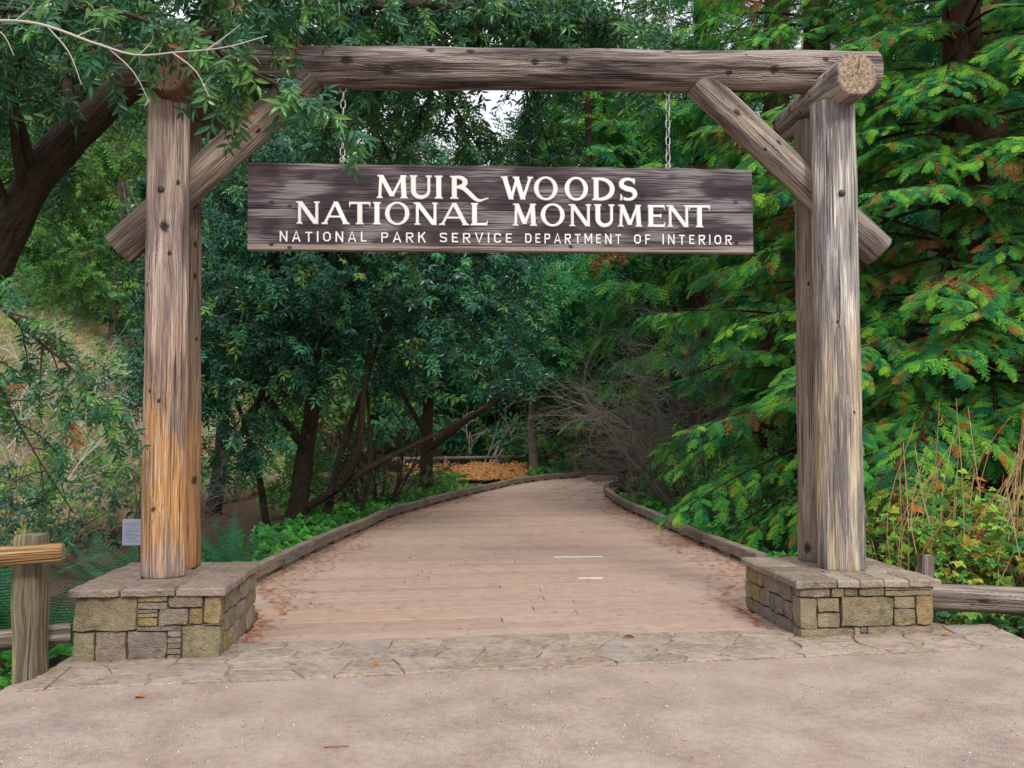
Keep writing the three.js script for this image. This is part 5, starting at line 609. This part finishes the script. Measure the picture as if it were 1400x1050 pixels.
// ---- leafy bushes
const ovate = { rows: [0, 0.2, 0.55, 1], prof: [0.1, 0.9, 0.85, 0] };
const leaf3 = (() => { const P = []; for (const [a, s] of [[-1.15, 0.85], [0, 1], [1.15, 0.85]]) addTris(P, leafTris(0.085 * s, 0.062 * s, 0.2, 0.25, ovate.rows, ovate.prof), basisAt(V(0, 0.05, 0), V(Math.sin(a), Math.cos(a), -0.1), V(0, 0.1, 1))); P.push(-0.002, 0, 0, 0.002, 0, 0, 0, 0.05, 0); return triGeo(P); })();
const bushTwig = twigGeo(9, 9, 0.22, 0.075, 0.045, { spread: 1.2, ...ovate });
function bush(name, label, category, base, lobes, perM3, geo, mat, colour, seed, { size = 1, stems = 10, stemMat = twigDark, group, opt } = {}) {
  const o = thing(name, label, category, base, 0, group), org = V3(base), r = rng(seed), A = new Inst(); fillLobes(A, r, org, lobes, perM3, size, colour, { hollow: 0, down: -0.1, gap: -0.3, freq: 1.6, ...opt });
  for (let i = 0; i < stems; i++) { const l = lobes[i % lobes.length], e = V(l[0] + (r() - 0.5) * l[3] * 1.4, l[1] + l[4] * (r() - 0.3), l[2] + (r() - 0.5) * l[5] * 1.4).sub(org), s = V(e.x * 0.4 + (r() - 0.5) * 0.2, -0.15, e.z * 0.4); put('stem', tube([s, s.clone().lerp(e, 0.5).add(V(0, 0.15, 0)), e], taper(0.012, 0.004), 4, 6), stemMat, o); }
  A.build('foliage', geo, mat, o); return o;
}
const brambleCol = (r) => { const k = r(); return vary(r, k < 0.2 ? [0.42, 0.38, 0.07] : k < 0.6 ? [0.26, 0.46, 0.07] : k < 0.95 ? [0.10, 0.28, 0.07] : [0.40, 0.17, 0.05], 0.3, 0.15); };
bush('bramble_bush', 'yellow-green bramble thicket on the bank behind the half-log rail', 'bramble', [4.7, -0.4, -9.3], [[4.3, 0.3, -9.1, 0.95, 0.62, 0.8], [5.3, 0.35, -9.0, 1.0, 0.6, 0.8], [6.3, 0.3, -9.3, 0.9, 0.6, 0.9], [4.3, 0.85, -9.6, 0.6, 0.42, 0.5], [3.75, 0.4, -9.3, 0.45, 0.65, 0.5], [6.1, 0.75, -9.6, 0.8, 0.35, 0.5], [5.6, 0.5, -10.2, 1.1, 0.6, 0.7]], 520, leaf3, softLeaf, brambleCol, 601, { stems: 60, stemMat: std([0.32, 0.17, 0.085]), size: 1.0 });
bush('bramble_bush', 'low green bramble patch below the half-log rail at the paving edge', 'bramble', [4.6, -0.5, -7.9], [[4.25, -0.08, -7.9, 0.5, 0.3, 0.45], [4.9, -0.12, -7.6, 0.6, 0.3, 0.6], [5.7, -0.1, -7.5, 0.7, 0.3, 0.6], [3.85, -0.05, -8.35, 0.3, 0.26, 0.35]], 1150, leaf3, softLeaf, (r) => { const k = r(); return vary(r, k < 0.08 ? [0.36, 0.30, 0.06] : k < 0.45 ? [0.13, 0.28, 0.07] : [0.055, 0.17, 0.06], 0.3, 0.15); }, 602, { stems: 30, stemMat: std([0.22, 0.13, 0.08]), size: 0.95 });
{ // bare orange canes standing out of the brambles
  const o = thing('bare_canes', 'bundle of bare orange-tan canes sticking up out of the brambles', 'shrub', [4.8, -0.4, -9.6]), r = rng(610), mats = [std([0.42, 0.25, 0.13], { roughness: 0.7 }), std([0.48, 0.33, 0.2], { roughness: 0.7 }), std([0.33, 0.15, 0.07], { roughness: 0.7 })];
  for (let i = 0; i < 78; i++) { const x = -1.15 + 2.9 * r(), z = 0.4 + (r() - 0.5) * 0.9, h = 1.45 + 0.85 * r() - 0.1 * Math.abs(x), ln = -0.15 + 1.15 * r(), s = V(x, 0, z), e = V(x + ln * h * 0.6 * (r() < 0.15 ? -1 : 1), h + 0.15, z + (r() - 0.3) * 0.5), m = s.clone().lerp(e, 0.55).add(V(-0.34 * r() + 0.05, 0.14 * r(), 0.2 * (r() - 0.5))); put('cane', tube([s, m, e], taper(0.0075, 0.003), 5, 8), mats[i % 3], o); if (r() < 0.6) { const q = s.clone().lerp(e, 0.5 + 0.3 * r()); put('cane', tube([q, q.clone().add(V((r() - 0.3) * 0.3, 0.22 + 0.2 * r(), (r() - 0.5) * 0.2))], taper(0.005, 0.002), 4, 2), mats[(i + 1) % 3], o); } }
}
const bushCol = (r) => { const k = r(); return vary(r, k < 0.45 ? [0.15, 0.33, 0.08] : [0.08, 0.23, 0.07], 0.3, 0.15); };
bush('understory_bush', 'dark leafy bush under the low redwood boughs beside the kerb', 'bush', [4.3, -0.3, -14.2], [[4.4, 0.4, -13.6, 0.9, 0.6, 1.1], [4.7, 0.9, -15.2, 1.0, 0.9, 1.2], [3.9, 0.2, -15.6, 0.5, 0.4, 0.9], [4.0, 0.5, -17.5, 0.8, 0.7, 1.2]], 150, bushTwig, softLeaf, bushCol, 611, { stems: 20 });
bush('understory_bush', 'dark bush at the corner of the kerb by the side opening', 'bush', [3.6, -0.2, -23.5], [[3.5, 0.4, -22.8, 0.6, 0.6, 1.2], [4.4, 0.8, -24, 1.0, 0.9, 1.3], [5.6, 0.6, -26.5, 1.3, 0.8, 1.2]], 90, bushTwig, softLeaf, bushCol, 612, { stems: 20, size: 1.3 });
bush('understory_bush', 'low dark brush at the foot of the straight-trunked laurel', 'bush', [-3.2, -0.3, -22.5], [[-3.3, 0.3, -22, 0.8, 0.55, 1.3], [-4.6, 0.5, -20.5, 1.1, 0.8, 1.2], [-2.3, 0.25, -25.5, 0.7, 0.5, 1.0]], 80, bushTwig, softLeaf, bushCol, 613, { stems: 24, size: 1.2 });
bush('understory_bush', 'blue-green brush on the slope foot behind the fence', 'bush', [-7.5, -0.3, -13.5], [[-6.9, 0.3, -12.8, 1.2, 0.6, 1.0], [-8.6, 0.6, -14.5, 1.4, 0.7, 1.1], [-6.2, 0.2, -15, 0.9, 0.4, 0.9]], 45, bushTwig, softLeaf, (r) => vary(r, r() < 0.4 ? [0.11, 0.21, 0.11] : [0.05, 0.12, 0.075], 0.3, 0.2), 614, { stems: 24, size: 1.3 });
bush('understory_bush', 'added yellow-green shrub beside the mossy trunk, leaf colour brightened to lighten the path end', 'bush', [1.6, 0, -38.8], [[1.4, 0.6, -38.6, 1.1, 0.7, 0.8], [2.9, 0.5, -38.2, 0.9, 0.6, 0.7], [0.2, 1.0, -40, 1.2, 1.0, 0.9]], 60, bushTwig, softLeaf, (r) => vary(r, r() < 0.5 ? [0.24, 0.44, 0.08] : [0.10, 0.30, 0.10], 0.3, 0.2), 615, { stems: 16, size: 1.6 });  // shrub added here; its bright leaf colour stands in for a gap of light
for (const [x, z, s, k] of [[-8.2, -17, 616, 1], [-9.8, -21.5, 617, 1.2], [-11.8, -21, 618, 1.3], [-12.5, -29, 619, 1.7]]) { const y = terrainY(x, z); bush('slope_bush', 'airy green bush on the dry slope behind the fence', 'bush', [x, y, z], [[x, y + 0.5 * k, z, 0.9 * k, 0.6 * k, 0.8 * k], [x + 0.8 * k, y + 0.9 * k, z - 0.3, 0.7 * k, 0.5 * k, 0.6 * k]], 60 / k, bushTwig, softLeaf, (r) => vary(r, r() < 0.5 ? [0.15, 0.32, 0.09] : [0.06, 0.19, 0.10], 0.35, 0.2), s, { stems: 14, size: 1.1 * k, group: 'airy bushes on the dry slope', stemMat: twigPale }); }
// ---- sword ferns
const frond = (() => { const P = [], n = 24; const ax = (t) => V(0, 0.95 * t - 0.12 * t * t, -0.42 * t * t); for (let i = 0; i < n; i++) for (const s of [-1, 1]) { const t = 0.12 + 0.88 * i / n, L = 0.135 * Math.sin(Math.PI * Math.pow(lerp(0.1, 0.97, i / n), 0.75)) + 0.01, p = ax(t), tg = ax(t + 0.02).sub(p).normalize(), e = p.clone().add(V(s * L, 0, 0)).addScaledVector(tg, L * 0.3).add(V(0, 0, -0.15 * L)), a = p.clone().addScaledVector(tg, -0.006), b = p.clone().addScaledVector(tg, 0.010), m = p.clone().lerp(e, 0.6).addScaledVector(tg, 0.008), m2 = p.clone().lerp(e, 0.6).addScaledVector(tg, -0.004); for (const T of s > 0 ? [[a, m2, b], [m2, m, b], [m2, e, m]] : [[a, b, m2], [m2, b, m], [m2, m, e]]) for (const q of T) P.push(q.x, q.y, q.z); } for (let i = 0; i < 8; i++) { const p = ax(i / 8), q = ax((i + 1) / 8); P.push(p.x - 0.004, p.y, p.z, p.x + 0.004, p.y, p.z, q.x, q.y, q.z); } return triGeo(P); })();
const fernMats = [[0.035, 0.14, 0.065], [0.05, 0.175, 0.065], [0.03, 0.11, 0.06]].map((c) => leafMat(c, { coat: 0.25, coatR: 0.45, through: 0.3 }));
function fern(x, z, s, n, label, group, y = null) {
  const o = thing('sword_fern', label, 'fern', [x, y ?? terrainY(x, z), z], 0, group), r = rng(Math.round(x * 100 + z * 37) & 65535);
  for (let i = 0; i < n; i++) { const m = put('frond', frond, fernMats[i % 3], o), a = i * 2.399 + r() * 0.5, tilt = 0.15 + 0.95 * (i / n) + 0.3 * (r() - 0.5); m.rotation.order = 'YXZ'; m.rotation.y = a; m.rotation.x = -tilt * 0.75; m.rotation.z = 0.5 * (r() - 0.5); m.scale.setScalar(s * (0.75 + 0.4 * r())); m.position.set(-Math.sin(a) * 0.03, 0.02, -Math.cos(a) * 0.03); }
}
for (const [x, z, s, n] of [[-3.95, -8.0, 1.15, 22], [-4.65, -8.7, 1.3, 22], [-3.7, -9.9, 1.2, 20], [-5.3, -9.8, 1.25, 18], [-4.4, -10.6, 1.2, 18]]) fern(x, z, s, n, 'large blue-green sword fern between the split-rail fence and the mossy pier', 'sword ferns behind the fence');
for (const [x, z, s, n] of [[-3.35, -11.6, 0.95, 18], [-3.75, -12.6, 1.0, 16], [-4.7, -13.2, 1.1, 16]]) fern(x, z, s, n, 'sword fern beside the laurel-side kerb', 'sword ferns by the kerb');
for (const [x, z, s, n] of [[1.9, -35.6, 0.9, 14], [2.6, -36, 1.0, 14], [3.3, -35.4, 0.9, 14]]) fern(x, z, s, n, 'green fern clump at the far bend of the boardwalk', 'ferns at the bend', 0);
// ---- ground cover, litter
{
  const r = rng(700), A = new Inst(), strip = (n, f) => { for (let i = 0; i < n; i++) { const [x, z, big] = f(); const y = terrainY(x, z), h = 0.02 + 0.22 * r() * (big || 1); if (n2(x * 1.3, z * 0.8) < -0.15) continue; A.add(V(x, y + h, z), V((r() - 0.5) * 1.4, 0.8, (r() - 0.5) * 1.4 + 0.3), V((r() - 0.5) * 0.5, 1, 0.2), (0.5 + 0.65 * r()) * (1 + 0.012 * -z), vary(r, r() < 0.55 ? [0.13, 0.42, 0.06] : [0.06, 0.23, 0.06], 0.3, 0.15)); } };
  strip(10500, () => { const z = -10.8 - 16 * r(); return [xAt(kerbLpts, z) - 0.2 - 1.6 * Math.pow(r(), 1.3), z]; }); strip(4200, () => { const z = -10.5 - 13 * r(); return [xAt(kerbRpts, z) + 0.2 + 1.0 * Math.pow(r(), 1.4), z]; }); strip(1500, () => [-3.4 - 2.6 * r(), -6.6 - 3 * r()]); strip(900, () => [0.5 + 4 * r(), -34.2 - 3.5 * r(), 2]); strip(900, () => [-1.5 - 1.5 * r(), -26 - 7 * r(), 2]);
  A.build('ground_cover', leaf3, softLeaf, scene).userData = { label: 'bright green low leaves growing along both kerbs', category: 'ground cover', kind: 'stuff' };
}
{
  const r = rng(720), P = []; for (let i = 0; i < 3; i++) { const a = (i - 1) * 0.5; P.push(-0.0025, 0, 0, 0.0025, 0, 0.002, Math.sin(a) * 0.09, Math.cos(a) * 0.09, 0.004); } const ng = triGeo(P), A = new Inst();
  const addN = (x, z, s) => { const y = x > -2.2 && z > -8 ? roll(x, z) : roll(x, z); A.add(V(x, y + 0.019 * (z > -7.2 ? 1 : 0.3) + 0.002, z), V(r() - 0.5, 0.02 * (r() - 0.3), r() - 0.5), V(0, 1, 0), s, vary(r, r() < 0.7 ? [0.36, 0.13, 0.05] : [0.2, 0.09, 0.05], 0.35)); };
  for (let i = 0; i < 3600; i++) { const z = -8.8 - 15 * r(), left = r() < 0.5, q = 0.1 + 0.55 * Math.pow(r(), 2.2); addN(left ? xAt(kerbLpts, z) + q : xAt(kerbRpts, z) - q, z, 0.5 + 0.7 * r()); }
  for (let i = 0; i < 800; i++) addN(-2.6 + 5.2 * r(), -4.6 - 9.4 * r(), 0.35 + 0.45 * r());
  for (let i = 0; i < 420; i++) { const left = r() < 0.5, t = r(), w = left ? toWorld(-2.14 + 0.25 * r() * r(), 0, 0.5 - 1.3 * t) : toWorld(2.1 - 0.25 * r() * r(), 0, 0.5 - 1.3 * t); addN(w.x, w.z, 0.4 + 0.5 * r()); }
  A.build('needle_litter', ng, dryLeaf, scene).userData = { label: 'rusty redwood needles strewn along the kerbs and paving', category: 'litter', kind: 'stuff' };
  { const gg = new THREE.IcosahedronGeometry(1, 0), G = new Inst(); for (let i = 0; i < 5200; i++) { const x = -4 + 8 * r(), z = -3.6 - 3.4 * r(), edge = n2(x * 0.8, z * 0.8 + 4); if (edge < -0.3 || x < -3.1 && z < -6) continue; const k = r(); G.add(V(x, roll(x, z) + 0.001, z), rdir(r), rdir(r), 0.0022 + 0.0045 * r() * r(), vary(r, k < 0.45 ? [0.5, 0.45, 0.4] : k < 0.8 ? [0.2, 0.15, 0.13] : [0.3, 0.16, 0.1], 0.3)); } G.build('grit', gg, std([1, 1, 1], { roughness: 1 }), scene).userData = { label: 'loose pale and dark grit scattered over the asphalt', category: 'grit', kind: 'stuff' }; }
  // single fallen leaves and twigs on the forecourt
  const lf = triGeo((() => { const Q = []; addTris(Q, leafTris(0.09, 0.045, 0.25, 0.5, ovate.rows, ovate.prof), M4()); return Q; })()).rotateX(-Math.PI / 2), cols = [[0.42, 0.20, 0.05], [0.34, 0.17, 0.06], [0.30, 0.12, 0.04]].map((c) => leafMat(c, { through: 0.1 }));
  [[-2.31, -6.03, 1.2, 'curled orange leaf lying on the asphalt before the mossy pier'], [-2.06, -8.75, 1.5, 'brown leaf lying on the planks beside the mossy pier'], [0.86, -7.42, 1.2, 'orange leaf on the flagstones in the middle of the gateway'], [3.33, -7.3, 0.9, 'yellow leaf on the flagstones in front of the pale pier'], [-0.95, -6.75, 1, 'small rusty leaf on the flagstone edge nearer the mossy pier']].forEach(([x, z, s, lab], i) => { const m = tagMesh('fallen_leaf', lf, cols[i % 3], lab, 'leaf'); m.position.set(x, roll(x, z) + (z < -6.5 && z > -8.2 ? 0.032 : 0.014), z); m.scale.setScalar(s); m.rotation.y = i * 2.1 + 0.8; m.rotation.z = 0.3; });
  const tg = tagMesh('fallen_twig', tube([V(0, 0, 0), V(0.06, 0.008, 0.01), V(0.13, 0.002, -0.01)], taper(0.005, 0.003), 5, 8), std([0.3, 0.12, 0.06]), 'short reddish twig lying on the asphalt', 'twig'); tg.position.set(-0.98, roll(-1, -5.05) + 0.006, -5.05);
}
// ---- far bits: fallen log, bench
{ // low bank covered with orange fallen needles, a rail fence along its top
  const P = [], I = [], U = [], nx = 40, nz = 10; for (let j = 0; j <= nz; j++) for (let i = 0; i <= nx; i++) { const u = i / nx, w = j / nz, x = lerp(-4.2, 1.2, u), z = -35 - 0.38 * (x + 3.5) - 2.2 * w + 0.6, y = -0.3 + (0.54 + 0.14 * n2(x * 0.9, z * 0.9)) * Math.sin(Math.PI * Math.min(1, w * 0.6 + 0.05)) * smooth(0, 0.08, u) * smooth(1, 0.85, u) + 0.03 * n2(x * 4, z * 4); P.push(x, y, z); U.push(x * 0.8, z * 0.8); }
  for (let j = 0; j < nz; j++) for (let i = 0; i < nx; i++) { const a = j * (nx + 1) + i, b = a + 1, c = a + nx + 1, d = c + 1; I.push(a, b, c, b, d, c); }
  const g = new THREE.BufferGeometry(); g.setAttribute('position', new THREE.Float32BufferAttribute(P, 3)); g.setAttribute('uv', new THREE.Float32BufferAttribute(U, 2)); g.setIndex(I); g.computeVertexNormals();
  const rust = tex(256, 256, (x, y) => { const a = pn(x, y, 6, 6, 61), b = pn(x, y, 40, 40, 62); return mix3([0.20, 0.09, 0.04], [0.46, 0.22, 0.085], clamp(0.55 + 0.3 * a + 0.35 * b)); });
  tagMesh('ground', g, std(null, { map: rust, roughness: 1 }), 'low bank covered with orange fallen needles beyond the boardwalk', 'bank', { kind: 'structure' });
  const A = new Inst(), r = rng(730); for (let i = 0; i < 1500; i++) { const k = Math.floor(r() * (P.length / 3)) * 3; A.add(V(P[k] + (r() - 0.5) * 0.25, P[k + 1] + 0.03, P[k + 2] + (r() - 0.5) * 0.25), rdir(r), V(r() - 0.5, 1, r()), 0.5 + 0.6 * r(), vary(r, r() < 0.7 ? [0.50, 0.24, 0.08] : [0.34, 0.15, 0.06], 0.4, 0.1)); }
  A.build('leaf_litter', leaf3, dryLeaf, scene).userData = { label: 'orange fallen leaves strewn over the low far bank', category: 'litter', kind: 'stuff' };
  const o = thing('rail_fence', 'low dark rail fence along the orange bank beyond the boardwalk', 'fence');
  lgPart(o, 'rail', V(-4.6, 0.50, -36.6), V(-0.6, 0.52, -38.1), 0.07, 0.06, railGrey, endDark, 33, 0.1); lgPart(o, 'rail', V(-0.5, 0.52, -38.1), V(3.9, 0.58, -39.2), 0.065, 0.06, railGrey, endDark, 34, 0.1);
  for (const [x, z] of [[-4.2, -36.75], [-2.6, -37.35], [-0.6, -38.1], [1.6, -38.65], [3.6, -39.15]]) put('post', stoneBox(0.14, 0.9, 0.14, 0.015, x).translate(x, 0.15, z), kerbMat[1], o);
}
{
  const o = thing('bench', 'dark wooden bench at the side opening of the boardwalk', 'bench', [3.45, 0, -27.4], 0.2), m = bark([0.12, 0.09, 0.08]); put('seat', new RoundedBoxGeometry(1.0, 0.07, 0.36, 1, 0.015).translate(0, 0.46, 0), m, o); for (const x of [-0.3, 0.3]) put('leg', new RoundedBoxGeometry(0.16, 0.46, 0.3, 1, 0.015).translate(x, 0.2, 0), m, o);
}
renderer.render(scene, camera);
